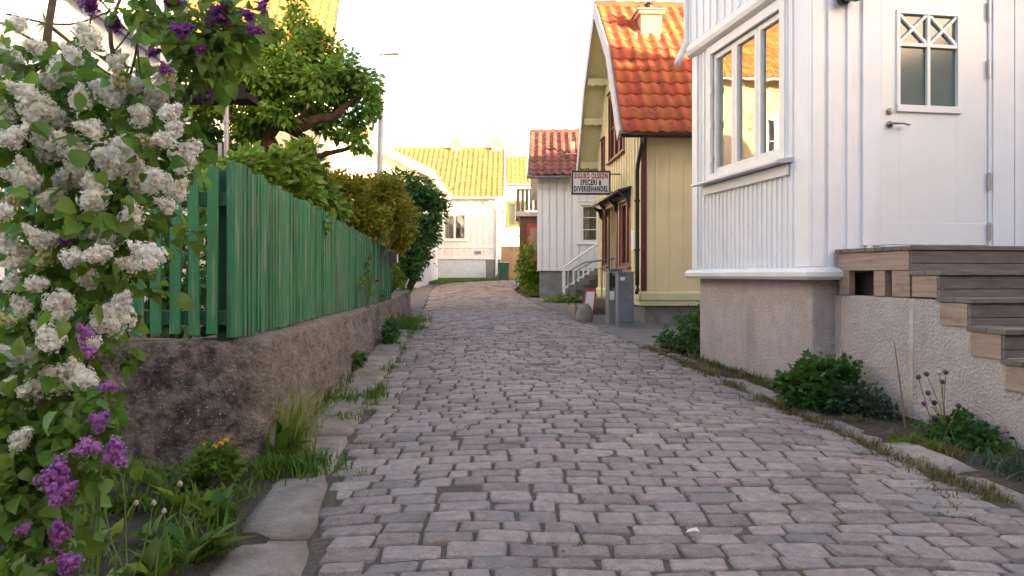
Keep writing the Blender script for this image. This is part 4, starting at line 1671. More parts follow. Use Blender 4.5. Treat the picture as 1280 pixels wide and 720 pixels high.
# ------------------------------------------------------------------ foliage tools
T_LEAF_V = np.array([(0, 0, 0), (.30, .38, .06), (-.30, .38, .06), (0, .46, -.01), (0, 1, -.10)], float)
T_LEAF_F = np.array([(0, 1, 3), (0, 3, 2), (3, 1, 4), (3, 4, 2)])
T_HEART_V = np.array([(0, 0, 0), (.34, .02, .11), (.44, .30, .16), (.28, .68, .06), (0, 1.0, -.22), (-.28, .68, .06), (-.44, .30, .12), (-.34, .02, .08), (0, .33, -.015), (0, .68, -.03)], float)
T_HEART_F = np.array([(0, 1, 8), (1, 2, 8), (2, 3, 9), (2, 9, 8), (3, 4, 9), (4, 5, 9), (5, 6, 9), (6, 8, 9), (6, 7, 8), (7, 0, 8)])
T_LOBE_V = np.array([(0, 0, 0), (.18, .30, .03), (.52, .42, .0), (.25, .62, .03), (.36, .95, -.04), (0, .78, .02), (-.36, .95, -.04), (-.25, .62, .03), (-.52, .42, 0), (-.18, .30, .03), (0, .5, .05)], float)
T_LOBE_F = np.array([(0, 1, 10), (1, 2, 10), (2, 3, 10), (3, 4, 10), (4, 5, 10), (5, 6, 10), (6, 7, 10), (7, 8, 10), (8, 9, 10), (9, 0, 10)])


def norm(a):
    return a / np.maximum(np.linalg.norm(a, axis=1, keepdims=True), 1e-9)


def scatter(TV, TF, pos, axis, nrm, size):
    y = norm(axis)
    z = nrm - (nrm * y).sum(1, keepdims=True) * y
    z = norm(z + 1e-6)
    x = np.cross(y, z)
    R = np.stack([x, y, z], axis=1)           # rows
    V = np.einsum('tk,nkj->ntj', TV, R) * size[:, None, None] + pos[:, None, :]
    n, t = len(pos), len(TV)
    Fq = (TF[None] + (np.arange(n) * t)[:, None, None]).reshape(-1, TF.shape[1])
    return V.reshape(-1, 3), Fq


def crown(name, clumps, n, size, m, parent, sub=14, droop=.5, TV=T_LEAF_V, TF=T_LEAF_F, subr=.34, seed=1, out=.9, szvar=.48):
    """clumps: (cx,cy,cz, rx,ry,rz); leaves gather in small sprays inside every clump"""
    g = np.random.default_rng(seed)
    vol = np.array([c[3] * c[5] * (c[4] ** .5) for c in clumps]) ** .8
    cnt = np.maximum((n * vol / vol.sum()).astype(int), 5)
    P, A = [], []
    for c, k in zip(clumps, cnt):
        ns = max(4, int(sub))
        d = norm(g.normal(size=(ns, 3)))
        r = g.random((ns, 1)) ** .33 * .92
        sc = np.array(c[3:6])
        cen = np.array(c[:3]) + d * r * sc
        w = g.random(ns) + .35
        idx = g.choice(ns, size=k, p=w / w.sum())
        off = g.normal(size=(k, 3)) * subr * sc * .62
        p = cen[idx] + off
        a = norm(p - np.array(c[:3])) * out + norm(off + 1e-6) * .6 + g.normal(size=(k, 3)) * .45
        a[:, 2] -= droop
        P.append(p)
        A.append(a)
    P = np.concatenate(P)
    A = np.concatenate(A)
    k = len(P)
    nr = g.normal(size=(k, 3)) * .55 + np.array((0, -.15, .8))
    s = size * (1 - szvar + 2 * szvar * g.random(k))
    V, Fq = scatter(TV, TF, P, A, nr, s)
    return mesh_obj(name, V, Fq, m, parent)


def limb(mb, pts, r0, r1, seg=8, wob=0.0, seed=0):
    pts = [Vector(p) for p in pts]
    # smooth the polyline
    out = []
    n = len(pts)
    for i in range(n - 1):
        p0, p1, p2, p3 = pts[max(i - 1, 0)], pts[i], pts[i + 1], pts[min(i + 2, n - 1)]
        for k in range(5):
            t = k / 5
            q = .5 * ((2 * p1) + (p2 - p0) * t + (2 * p0 - 5 * p1 + 4 * p2 - p3) * t * t + (3 * p1 - p0 - 3 * p2 + p3) * t ** 3)
            out.append(q)
    out.append(pts[-1])
    if wob:
        out = [q + Vector(noise.noise_vector((q.x * 5 + seed, q.y * 5, q.z * 5))) * wob for q in out]
    N_ = len(out) - 1
    rad = [(r0 + (r1 - r0) * (i / N_)) * (1 + .14 * noise.noise((i * .9 + seed, seed, 0))) for i in range(N_ + 1)]
    mb.tube(out, rad, seg)


def blades(name, roots, m, parent=None, hgt=(.1, .25), wid=.006, lean=.6, seed=1, per=1, spread=.02, seg=3, dirv=None):
    """curved grass blades from a list of root points"""
    g = np.random.default_rng(seed)
    V, Fq = [], []
    for (x, y, z) in roots:
        for _ in range(per):
            a = g.random() * 2 * math.pi
            h = g.uniform(*hgt)
            ln = g.uniform(.25, 1) * lean * h
            dx, dy = math.cos(a) * ln, math.sin(a) * ln
            if dirv is not None:
                dx += dirv[0] * h * g.uniform(.3, 1)
                dy += dirv[1] * h * g.uniform(.3, 1)
            rx, ry = x + g.normal() * spread, y + g.normal() * spread
            l = math.hypot(dx, dy) + 1e-6
            px_, py_ = -dy / l, dx / l
            tw = g.uniform(-.5, .5)
            px_, py_ = px_ * math.cos(tw) - py_ * math.sin(tw), px_ * math.sin(tw) + py_ * math.cos(tw)
            b = len(V)
            for s in range(seg + 1):
                t = s / seg
                w_ = wid * (1 - t ** 1.6) * g.uniform(.9, 1.1) + .0006
                cx, cy = rx + dx * t * t, ry + dy * t * t
                cz = z + h * (t - .35 * t * t * min(1, l / h))
                V.append((cx - px_ * w_, cy - py_ * w_, cz))
                V.append((cx + px_ * w_, cy + py_ * w_, cz))
            for s in range(seg):
                q = b + 2 * s
                Fq.append((q, q + 1, q + 3, q + 2))
    return mesh_obj(name, V, np.array(Fq), m, parent)


# ------------------------------------------------------------------ garden tree
TY = 11.0
tr = thing('garden_tree', 'gnarled leafy garden tree with crooked brown limbs rising behind the green fence', 'tree', at(362, 300, TY))


def tp(px, py, dy=0.0):
    return at(px, py, TY + dy)


mb = MB()
limb(mb, [(at(362, 330, TY)[0], TY, gz(TY) - .1), tp(360, 290), tp(356, 240), tp(345, 205), tp(334, 178), tp(327, 158)], .17, .12, 12, .02)
mb.build('trunk', M['bark'], tr, smooth=True)
for pts, r0, r1 in (([tp(334, 172), tp(348, 150, -.1), tp(372, 158, -.2), tp(395, 148, -.25), tp(420, 142, -.2), tp(440, 128, -.1), tp(455, 110, 0)], .11, .03),
                    ([tp(350, 156, -.1), tp(372, 166, .2), tp(388, 182, .4), tp(393, 205, .5)], .07, .05),
                    ([tp(393, 206, .5), tp(398, 196, .3), tp(412, 190, .1), tp(432, 186, 0), tp(446, 178, -.1)], .06, .02),
                    ([tp(328, 162), tp(322, 140, .1), tp(334, 110, .2), tp(352, 80, .2), tp(375, 45, .1), tp(384, 15, 0)], .10, .02),
                    ([tp(330, 165), tp(310, 150, -.2), tp(285, 145, -.3), tp(255, 138, -.3), tp(232, 142, -.2)], .08, .025),
                    ([tp(345, 150, .1), tp(380, 120, .3), tp(412, 95, .3), tp(440, 82, .2)], .06, .02),
                    ([tp(335, 110, .2), tp(318, 85, .4), tp(310, 60, .4)], .05, .015),
                    ([tp(372, 158, -.2), tp(385, 130, -.4), tp(400, 112, -.5)], .05, .015)):
    mb = MB()
    limb(mb, pts, r0, r1, 8, .05, seed=px if False else len(pts))
    mb.build('branch', M['bark'], tr, smooth=True)
kc = TY / F
cl = []
for (px_, py_, rx, rz, dy) in ((382, 30, 16, 26, 0), (360, 70, 30, 24, -.2), (400, 72, 26, 24, .2), (345, 105, 28, 22, -.3), (430, 88, 24, 20, -.1), (455, 108, 20, 18, 0), (462, 132, 12, 14, -.1),
                              (395, 108, 28, 18, -.4), (418, 122, 22, 12, .3), (318, 130, 20, 26, -.2), (308, 165, 14, 14, -.2), (300, 95, 18, 20, .3), (275, 128, 22, 12, -.3), (245, 136, 16, 10, -.2), (290, 55, 20, 22, .5), (265, 85, 18, 16, .5),
                              (435, 168, 16, 8, 0), (448, 180, 8, 9, -.1), (412, 160, 14, 8, .2), (330, 60, 18, 20, .4), (372, 128, 20, 10, .5), (255, 165, 26, 10, .4), (240, 195, 22, 8, .4), (285, 190, 22, 12, .5), (352, 140, 18, 14, -.5), (405, 142, 20, 10, .4), (305, 150, 22, 16, .4), (340, 40, 14, 16, .3), (320, 100, 22, 20, -.5), (440, 150, 16, 10, .3), (378, 90, 30, 20, .6)):
    p = at(px_, py_, TY + dy)
    cl.append((*p, rx * kc * 1.05, .42, rz * kc * 1.05))
crown('crown', cl, 17000, .092, M['leaf_tree'], tr, sub=22, droop=.8, subr=.36, seed=5)

# ------------------------------------------------------------------ shrubs over the fence
def shrub(name, label, cat, base, clumps, n, size, m, seed, stems=6, droop=.2, sub=14, TV=T_LEAF_V, TF=T_LEAF_F, group=None, r=.02, subr=.36, out=.9, stem_m='twig'):
    o = thing(name, label, cat, base, group)
    crown('foliage', clumps, n, size, m, o, sub=sub, droop=droop, TV=TV, TF=TF, seed=seed, subr=subr, out=out)
    g = random.Random(seed)
    for k in range(stems):
        c = clumps[g.randrange(len(clumps))]
        mb = MB()
        b = Vector(base)
        e = Vector(c[:3]) + Vector((g.uniform(-.5, .5) * c[3], g.uniform(-.5, .5) * c[4], g.uniform(0, .6) * c[5]))
        mid = (b + e) / 2 + Vector((g.uniform(-.1, .1), g.uniform(-.1, .1), g.uniform(0, .1))) * (e - b).length
        limb(mb, [b + Vector((g.uniform(-.03, .03), g.uniform(-.03, .03), -.05)), mid, e], r, r * .3, 6, .01, k)
        mb.build('stem', M[stem_m], o, smooth=True)
    return o


def pc(px_, py_, Y, rx, rz, ry=None):
    k = Y / F
    return (*at(px_, py_, Y), rx * k, ry if ry else (rx + rz) / 2 * k, rz * k)


shrub('climbing_shrub', 'light green leafy shrub spilling over the near part of the green fence', 'shrub', (-2.35, 7.0, gz(7)),
      [pc(345, 205, 6.6, 26, 20), pc(375, 215, 7.0, 26, 26), pc(395, 235, 7.4, 22, 24), pc(365, 245, 6.8, 30, 22), pc(405, 255, 8.0, 18, 20), pc(335, 235, 6.5, 22, 22), pc(420, 262, 8.6, 14, 16), pc(330, 215, 6.4, 16, 14), pc(383, 190, 7.2, 14, 12)], 5200, .078, M['leaf_lime'], 21, sub=20)
shrub('olive_shrub', 'yellowish olive feathery shrub behind the middle of the green fence', 'shrub', (-2.6, 10.0, gz(10)),
      [pc(430, 245, 9.6, 26, 28), pc(465, 250, 10.2, 26, 30), pc(490, 265, 10.8, 20, 30), pc(450, 275, 10, 34, 24), pc(500, 290, 11.4, 16, 28), pc(415, 235, 9.4, 18, 20), pc(478, 236, 10.4, 24, 18), pc(505, 262, 11.2, 14, 18)], 21000, .052, M['leaf_olive'], 22, droop=.0, sub=30, subr=.32)
shrub('dark_hedge_tree', 'dense dark green tree overhanging the end of the green fence', 'tree', (-2.4, 16.6, gz(16.6)),
      [pc(505, 235, 16.5, 30, 20), pc(530, 262, 16.7, 28, 26), pc(495, 270, 16.2, 28, 30), pc(520, 300, 16.4, 26, 26), pc(505, 330, 16.0, 18, 26), pc(540, 252, 17, 12, 14), pc(538, 285, 17, 11, 18), pc(480, 250, 16.2, 16, 20), pc(470, 240, 16.4, 14, 14), pc(492, 345, 15.5, 12, 14), pc(512, 338, 16.6, 13, 18), pc(510, 318, 16.5, 20, 18), pc(528, 298, 17, 14, 16), pc(480, 275, 15.8, 18, 26)], 13000, .10, M['leaf_dark'], 23, sub=20, r=.05)
shrub('small_bush', 'small bright leafy bush in the gap at the end of the garden wall', 'bush', (-2.3, 14.6, .75),
      [pc(496, 350, 14.5, 12, 10), pc(490, 338, 14.2, 8, 8)], 420, .06, M['leaf_lime'], 24, stems=3)
# low green inside the garden, seen between the pickets
shrub('garden_bush', 'shady tangle of green leaves right behind the front pickets', 'bush', (-2.4, 5.2, gz(5)),
      [pc(150, 370, 5.2, 60, 60), pc(230, 385, 5.2, 50, 45), pc(270, 330, 5.0, 34, 60), pc(190, 300, 5.6, 60, 40), pc(260, 260, 5.4, 40, 40), pc(110, 300, 5.4, 60, 60)], 3000, .07, M['leaf_dark'], 25, stems=10)
shrub('low_bush', 'loose green bush in the garden behind the fence corner', 'bush', (-2.2, 6.0, gz(6)),
      [pc(290, 215, 6.2, 26, 16), pc(262, 225, 6.0, 26, 16), pc(310, 200, 6.2, 14, 14)], 700, .07, M['leaf_tree'], 26)

# street lamp
lp = thing('street_lamp', 'tall slim grey street lamp with a flat head beyond the hedge', 'street lamp', (at(475, 240, 19)[0], 19, gz(19)))
xb = at(474, 240, 19)[0]
mb = MB()
mb.tube([(xb - .02, 19, gz(19)), (xb, 19, 3.2), (xb + .06, 19, 6.05)], [.085, .075, .06], 12)
mb.build('pole', M['galv'], lp, smooth=True)
mb = MB()
mb.tube([(xb + .06, 19, 6.04), (xb + .07, 19, 6.55)], [.045, .03], 10)
mb.build('spigot', M['white_trim'], lp)
mb = MB()
fl = Fr((xb - .0, 18.9), (1, 0))
mb.hexa([fl.p(0, .0, 6.55), fl.p(.5, 0, 6.57), fl.p(.5, -.2, 6.57), fl.p(0, -.2, 6.55), fl.p(0.03, -.02, 6.61), fl.p(.46, -.03, 6.60), fl.p(.46, -.17, 6.60), fl.p(.03, -.18, 6.61)])
mb.build('lamp_head', M['fascia'], lp, bevel=.01)

# garden pergola, pole and frame
pg = thing('pergola', 'dark narrow pergola beam on posts in the shade behind the front pickets', 'pergola', (-3.0, 7.2, gz(7)))
fp_ = Fr((-4.3, 7.2), (1, 0))
mb = MB()
mb.box(fp_, 0, 1.82, -.30, 0, 2.76, 2.82)
mb.box(fp_, .02, 1.80, .0, .02, 2.75, 2.88)
mb.build('roof', M['black_wood'], pg)
for u, v in ((.1, -.1), (1.05, -.1)):
    mb = MB()
    mb.box(fp_, u - .04, u + .04, v - .04, v + .04, gz(7) - .05, 2.76)
    mb.build('post', M['black_metal'], pg)
po = thing('washing_pole', 'thin grey metal pole with a red top behind the fence corner', 'pole', (at(283, 250, 6.6)[0], 6.6, gz(6.6)))
x_ = at(283, 250, 6.6)[0]
mb = MB()
mb.tube([(x_, 6.6, gz(6.6)), (x_, 6.6, 2.78)], .022, 10)
mb.tube([(x_, 6.6, 2.40), (x_, 6.6, 2.43)], .03, 10)
mb.build('pole', M['galv'], po)
mb = MB()
mb.tube([(x_, 6.6, 2.781), (x_, 6.6, 3.08)], .022, 10)
mb.build('top', M['red_board'], po)
fr_ = thing('metal_frame', 'small square grey metal frame beside the thin pole', 'frame', (at(260, 250, 6.3)[0], 6.3, gz(6.3)))
a, b = at(243, 179, 6.3), at(275, 179, 6.3)
mb = MB()
mb.tube([(a[0], 6.3, gz(6.3)), (a[0], 6.3, a[2]), (b[0], 6.3, a[2]), (b[0], 6.3, gz(6.3))], .018, 8)
mb.build('frame', M['galv'], fr_)

# thin sign pole in front of the far house
sp = thing('sign_pole', 'thin grey sign post with a small plate on the grass by the far house', 'sign', (-3.55, 31.5, gz(31.5)))
mb = MB()
mb.tube([(-3.52, 31.5, gz(31.5)), (-3.52, 31.5, 2.45)], .035, 8)
mb.build('post', M['galv'], sp)
mb = MB()
mb.box(Fr((-3.62, 31.45), (1, 0)), 0, .30, -.02, 0, 2.12, 2.30)
mb.build('plate', M['galv'], sp)

# ------------------------------------------------------------------ things by the shop
cx0, cx1 = 1.52, 1.90
cbn = thing('utility_cabinet', 'tall blue grey utility cabinet standing in front of the yellow shop', 'cabinet', (1.78, 12.05, gz(12)))
fcb = Fr((1.655, 11.95), (1, .06))
zg = gz(12)
mb = MB()
mb.box(fcb, 0, .245, -.24, 0, zg - .02, 1.13)
mb.build('body', M['cabinet2'], cbn, bevel=.01)
mb = MB()
mb.box(fcb, .02, .225, .001, .012, zg + .08, 1.08)
dd = mb.build('door', M['cabinet2'], cbn, bevel=.006)
mb = MB()
mb.box(fcb, .185, .205, .0125, .03, .74, .80)
mb.build('handle', M['steel'], dd)
mb = MB()
mb.box(fcb, -.012, .257, -.25, .015, 1.132, 1.155)
mb.build('lid', M['cabinet2'], cbn, bevel=.006)
mb = MB()
mb.box(fcb, .03, .10, .013, .016, 1.02, 1.07)
mb.build('sticker', M['paper'], cbn)
cbn = thing('utility_cabinet', 'brownish grey utility cabinet with dark torn stickers next to the shop steps', 'cabinet', (1.6, 12.5, gz(12)))
fc2 = Fr((1.565, 12.42), (1, .06))
mb = MB()
mb.box(fc2, 0, .215, -.3, 0, zg - .02, 1.18)
mb.build('body', M['cabinet'], cbn, bevel=.01)
mb = MB()
mb.box(fc2, -.012, .227, -.31, .012, 1.182, 1.205)
mb.build('lid', M['cabinet'], cbn, bevel=.006)
for i, (a, b, c, d) in enumerate(((.01, .055, .86, 1.14), (.06, .10, .90, 1.10), (.015, .09, .70, .84))):
    mb = MB()
    mb.box(fc2, a, b, .001, .004 + .001 * i, c, d)
    mb.build('sticker', M['black_ink' if i < 2 else 'paper'], cbn)
mb = MB()
mb.box(fc2, -.004, -.001, -.25, -.05, .4, 1.1)
mb.build('door', M['cabinet'], cbn)

# round topped red board sign
ab = thing('board_sign', 'leaning red sandwich board with a rounded top and a white notice', 'sign', (1.36, 13.2, gz(13.2)))
fa_ = Fr((1.20, 13.3), (1, .18))


def arch(w_, h, n=12):
    pts = [(0, 0), (w_, 0), (w_, h - w_ / 2)]
    for k in range(1, n):
        a = math.pi * k / n
        pts.append((w_ / 2 + w_ / 2 * math.cos(a), h - w_ / 2 + w_ / 2 * math.sin(a)))
    return pts + [(0, h - w_ / 2)]


def leaning(mb, fr, poly, v0, v1, z0, lean, side=0.0):
    n = len(poly)
    f_ = lambda a, b, v: fr.p(a + side * b, v - lean * b, z0 + b)
    vs = [f_(a, b, v1) for a, b in poly] + [f_(a, b, v0) for a, b in poly]
    fs = [tuple(range(n)), tuple(range(2 * n - 1, n - 1, -1))] + [(i, i + n, (i + 1) % n + n, (i + 1) % n) for i in range(n)]
    mb.add(vs, fs)


zg = gz(13.2) + .016
mb = MB()
leaning(mb, fa_, [(0, 0), (.21, 0), (.21, .50), (.19, .53), (.02, .53), (0, .50)], -.02, 0, zg, .30, .22)
mb.build('front_board', M['red_board'], ab, bevel=.004)
mb = MB()
leaning(mb, fa_, [(.03, .13), (.18, .13), (.18, .48), (.03, .48)], .001, .005, zg, .30, .22)
pp = mb.build('notice', M['paper'], ab)
mb = MB()
for k in range(6):
    b = .40 - k * .04
    leaning(mb, fa_, [(.06, b), (.06 + random.uniform(.07, .12), b), (.06 + random.uniform(.07, .12), b + .012), (.06, b + .012)], .0055, .007, zg, .30, .12)
mb = MB()
fa2 = Fr(fa_.p(.10, -.40, 0), fa_.u)
leaning(mb, fa2, arch(.22, .60), -.02, 0, zg, -.18, .04)
mb.build('back_board', M['brown_board'], ab, bevel=.004)

# granite corner stone
mb = MB()
rk = []
g = random.Random(4)
zg = gz(13) + .01
prof = [(.145, -.03), (.15, .05), (.14, .12), (.12, .20), (.09, .26), (.045, .295), (.01, .305)]
mb.lathe((0, 0, 0), prof, 14)
V = [(x * 1.0 + .02 * noise.noise((x * 9, y * 9, z * 9)) + (.06 * z), y * .8 + .02 * noise.noise((x * 8 + 5, y * 8, z * 8)), z) for x, y, z in mb.v]
V = [(x + 1.215, y + 12.95, z + zg) for x, y, z in V]
rk_o = mesh_obj('corner_stone', V, mb.f, M['rock'], smooth=True)
tag(rk_o, 'rounded granite guard stone standing at the edge of the cobbles', 'stone')

# scrap of paper on the cobbles
Y_ = CAM_Z / (SLOPE + (683 - HOR) / F)
X_ = (865 - 640) / F * Y_
z_ = gz(Y_) + camber(X_, Y_) + .012
V = [(X_ - .025, Y_ - .006, z_), (X_ + .0, Y_ - .012, z_ + .008), (X_ + .028, Y_ - .003, z_ + .002), (X_ + .02, Y_ + .012, z_ + .012), (X_ - .01, Y_ + .014, z_ + .004)]
V += [(a, b, c - .003) for a, b, c in V]
sc_ = mesh_obj('paper_scrap', V, [(0, 1, 3, 4), (1, 2, 3), (9, 8, 6, 5), (8, 7, 6), (0, 5, 6, 1), (1, 6, 7, 2), (2, 7, 8, 3), (3, 8, 9, 4), (4, 9, 5, 0)], M['paper'])
tag(sc_, 'crumpled white scrap of paper lying on the cobbles', 'litter')

# ------------------------------------------------------------------ lilacs in the foreground
def panicle_mesh(name, m, seed, n=120, budf=.0):
    g = np.random.default_rng(seed)
    # a panicle of rounded side lobes along the stem
    nl = 11
    lt = np.linspace(.06, .92, nl)
    la = np.arange(nl) * 2.4 + seed
    lr = .21 * (1 - lt) ** .5 + .055
    lo = .25 * (1 - lt) ** .7 * g.uniform(.6, 1.15, nl)
    LC = np.stack([lo * np.cos(la), lo * np.sin(la), lt], 1)
    pk = g.choice(nl, size=n, p=lr ** 2 / (lr ** 2).sum())
    d_ = norm(g.normal(size=(n, 3)) + LC[pk] * np.array((1.6, 1.6, 0)))
    pos = LC[pk] + d_ * (lr[pk] * g.uniform(.88, 1.28, n))[:, None]
    t = np.clip(pos[:, 2], 0, 1)
    nr = d_ + g.normal(size=(n, 3)) * .3
    # star shaped floret of four petals, in the x-y plane, facing +z of the template
    TV = [(0, 0, -.15)]
    for k in range(4):
        a = k * math.pi / 2
        TV.append((math.cos(a - .62) * .74, math.sin(a - .62) * .74, .05))
        TV.append((math.cos(a) * 1.0, math.sin(a) * 1.0, .16))
        TV.append((math.cos(a + .62) * .74, math.sin(a + .62) * .74, .05))
    TV = np.array(TV)
    TF = np.array([(0, 1 + 3 * k, 2 + 3 * k, 3 + 3 * k) for k in range(4)])
    tang = np.cross(nr, g.normal(size=(n, 3)))
    y = norm(tang)
    z = norm(nr)
    x = np.cross(y, z)
    R = np.stack([x, y, z], 1)
    sz = .074 * (1 - .45 * t) * g.uniform(.8, 1.2, n)
    V = np.einsum('tk,nkj->ntj', TV, R) * sz[:, None, None] + pos[:, None, :]
    Fq = (TF[None] + (np.arange(n) * len(TV))[:, None, None]).reshape(-1, 4)
    # the packed inner petals as a lumpy core
    CV, CF = [], []
    for c_, r_ in zip(LC, lr * .66):
        b0 = len(CV)
        for i in range(6):
            th = math.pi * (i + .02) / 5.04
            for k in range(8):
                a_ = k * 2 * math.pi / 8
                CV.append((c_[0] + r_ * math.sin(th) * math.cos(a_), c_[1] + r_ * math.sin(th) * math.sin(a_), c_[2] + r_ * math.cos(th)))
        for i in range(5):
            for k in range(8):
                CF.append((b0 + i * 8 + k, b0 + (i + 1) * 8 + k, b0 + (i + 1) * 8 + (k + 1) % 8, b0 + i * 8 + (k + 1) % 8))
    nv = V.size // 3
    V = np.concatenate([V.reshape(-1, 3), np.array(CV)])
    Fq = np.concatenate([Fq, np.array(CF) + nv])
    me_o = mesh_obj(name, V, Fq, m)
    me = me_o.data
    bpy.data.objects.remove(me_o)
    return me


WHITE_ME = [panicle_mesh('white_panicle', [M['petal_white']], s, 360) for s in (1, 2, 3)] + [panicle_mesh('budding_panicle', [M['bud']], 9, 200)]
PURP_ME = [panicle_mesh('purple_panicle', [M['petal_purple']], s, 260) for s in (4, 5)]
DEEP_ME = [panicle_mesh('deep_panicle', [M['petal_deep']], s, 260) for s in (6, 7)]


def clusters(parent, lst, mes, g, ys):
    for (px_, py_, s) in lst:
        Y = g.uniform(*ys)
        p = Vector(at(px_, py_, Y))
        L_ = s * g.uniform(.48, .66) * Y / F
        ax = Vector((g.uniform(-.6, .9), g.uniform(-.7, .1), g.uniform(-.15, .9))).normalized()
        o = bpy.data.objects.new('flower_cluster', mes[g.randrange(len(mes))])
        COL.objects.link(o)
        o.parent = parent
        q = ax.to_track_quat('Z', 'Y')
        o.rotation_mode = 'QUATERNION'
        o.rotation_quaternion = q @ Matrix.Rotation(g.uniform(0, 6.28), 3, 'Z').to_quaternion()
        k = g.uniform(.85, 1.2)
        o.scale = (L_ * 1.12 * k, L_ * 1.12 * k, L_ * 1.15)
        o.location = p - ax * L_ * .5 - wloc(parent)


g = random.Random(12)
LB = (-1.75, 2.45, gz(2.4))
lw = thing('white_lilac', 'white flowering lilac bush filling the left edge of the picture', 'lilac bush', LB)
W_L = [(145, 200, 60), (85, 180, 56), (60, 420, 50), (110, 475, 46), (30, 445, 50), (12, 480, 50), (125, 290, 46), (25, 380, 46), (160, 108, 52), (176, 142, 56), (117, 233, 56), (110, 160, 50), (60, 100, 50), (150, 75, 46), (100, 120, 50), (70, 150, 50), (20, 110, 50), (165, 265, 46), (60, 300, 44), (118, 320, 44), (160, 330, 46), (15, 350, 44), (50, 410, 40), (30, 490, 44), (75, 230, 46), (220, 160, 40), (48, 355, 40), (110, 425, 40), (200, 175, 46), (43, 127, 72), (57, 176, 80), (30, 213, 54), (7, 73, 52), (107, 43, 46), (80, 83, 60), (133, 113, 66), (147, 190, 74), (90, 217, 54), (207, 100, 60),
       (190, 120, 58), (233, 190, 62), (177, 220, 64), (87, 65, 46), (40, 57, 40), (4, 140, 50), (25, 221, 58), (142, 204, 62), (117, 250, 58),
       (195, 225, 56), (12, 312, 60), (137, 300, 58), (180, 314, 64), (92, 321, 54), (75, 379, 64), (133, 402, 66), (154, 375, 44), (12, 441, 40), (42, 452, 50), (66, 474, 76), (98, 466, 58),
       (4, 529, 46), (27, 547, 56), (18, 30, 40), (215, 140, 44), (60, 250, 48), (5, 265, 50), (100, 285, 44), (40, 290, 44), (205, 255, 40), (110, 345, 40), (20, 170, 60), (225, 235, 40)]
clusters(lw, W_L, WHITE_ME[:3], g, (2.0, 2.3))
clusters(lw, [(150, 100, 40), (180, 175, 36), (20, 245, 40), (205, 90, 36), (55, 320, 36), (60, 130, 34), (10, 400, 36), (30, 130, 30), (190, 330, 34)], WHITE_ME[3:], g, (2.05, 2.3))
cl = []
for (px_, py_, rx, rz, Y) in ((60, 110, 80, 46, 2.5), (150, 120, 70, 50, 2.55), (40, 180, 70, 50, 2.4), (130, 200, 80, 50, 2.5), (190, 190, 34, 50, 2.45), (50, 270, 80, 46, 2.45), (140, 270, 60, 44, 2.45), (60, 350, 80, 46, 2.5), (130, 360, 44, 46, 2.4),
                              (40, 430, 60, 46, 2.4), (90, 440, 44, 44, 2.35), (30, 510, 60, 44, 2.3), (85, 520, 34, 36, 2.3), (40, 590, 60, 44, 2.25), (145, 310, 34, 30, 2.3), (180, 280, 20, 24, 2.3), (20, 660, 50, 50, 2.15)):
    cl.append(pc(px_, py_, Y, rx, rz, .26))
crown('foliage', cl, 2700, .050, M['leaf_lilac'], lw, sub=22, droop=.9, TV=T_HEART_V, TF=T_HEART_F, seed=31, subr=.45)
crown('foliage', [pc(px_, py_, 2.08, 34, 26, .08) for px_, py_ in ((30, 150), (110, 185), (175, 170), (90, 95), (60, 250), (150, 255), (200, 215), (40, 340), (110, 380), (20, 60), (165, 90), (15, 470), (90, 500), (120, 120))], 70, .044, M['leaf_lilac'], lw, sub=9, droop=.9, TV=T_HEART_V, TF=T_HEART_F, seed=35, subr=.5)
for pts, r0, r1 in (([LB, at(40, 420, 2.5), at(56, 200, 2.5), at(58, 60, 2.45), at(75, -60, 2.4)], .022, .010),
                    ([LB, at(90, 400, 2.55), at(130, 250, 2.5), at(145, 120, 2.45), at(140, 40, 2.4), at(160, -30, 2.4)], .016, .004),
                    ([at(40, 420, 2.5), at(90, 290, 2.4), at(160, 225, 2.35), at(225, 140, 2.3), at(262, 60, 2.3)], .010, .003),
                    ([at(52, 260, 2.5), at(20, 130, 2.45), at(-20, 30, 2.4)], .009, .004),
                    ([at(58, 60, 2.45), at(20, 40, 2.4), at(-20, 20, 2.4)], .005, .002),
                    ([at(56, 30, 2.45), at(95, 60, 2.5), at(140, 95, 2.5), at(165, 110, 2.5)], .006, .002),
                    ([at(145, 120, 2.45), at(170, 60, 2.4), at(176, -10, 2.4)], .005, .002),
                    ([at(130, 250, 2.5), at(170, 290, 2.4), at(200, 320, 2.35)], .006, .002),
                    ([LB, at(70, 560, 2.4), at(100, 470, 2.3), at(135, 410, 2.2)], .010, .004),
                    ([at(60, 140, 2.5), at(100, 80, 2.55), at(115, 20, 2.6), at(118, -30, 2.6)], .006, .003),
                    ([at(10, 20, 2.5), at(90, 35, 2.5), at(150, 10, 2.5)], .004, .002),
                    ([at(190, -10, 2.5), at(160, 40, 2.5), at(130, 70, 2.5), at(90, 40, 2.5)], .004, .002),
                    ([at(120, -10, 2.6), at(160, 40, 2.6), at(175, 80, 2.55)], .004, .002)):
    mb = MB()
    limb(mb, pts, r0, r1, 7, .015, len(pts))
    mb.build('branch', M['twig'], lw, smooth=True)

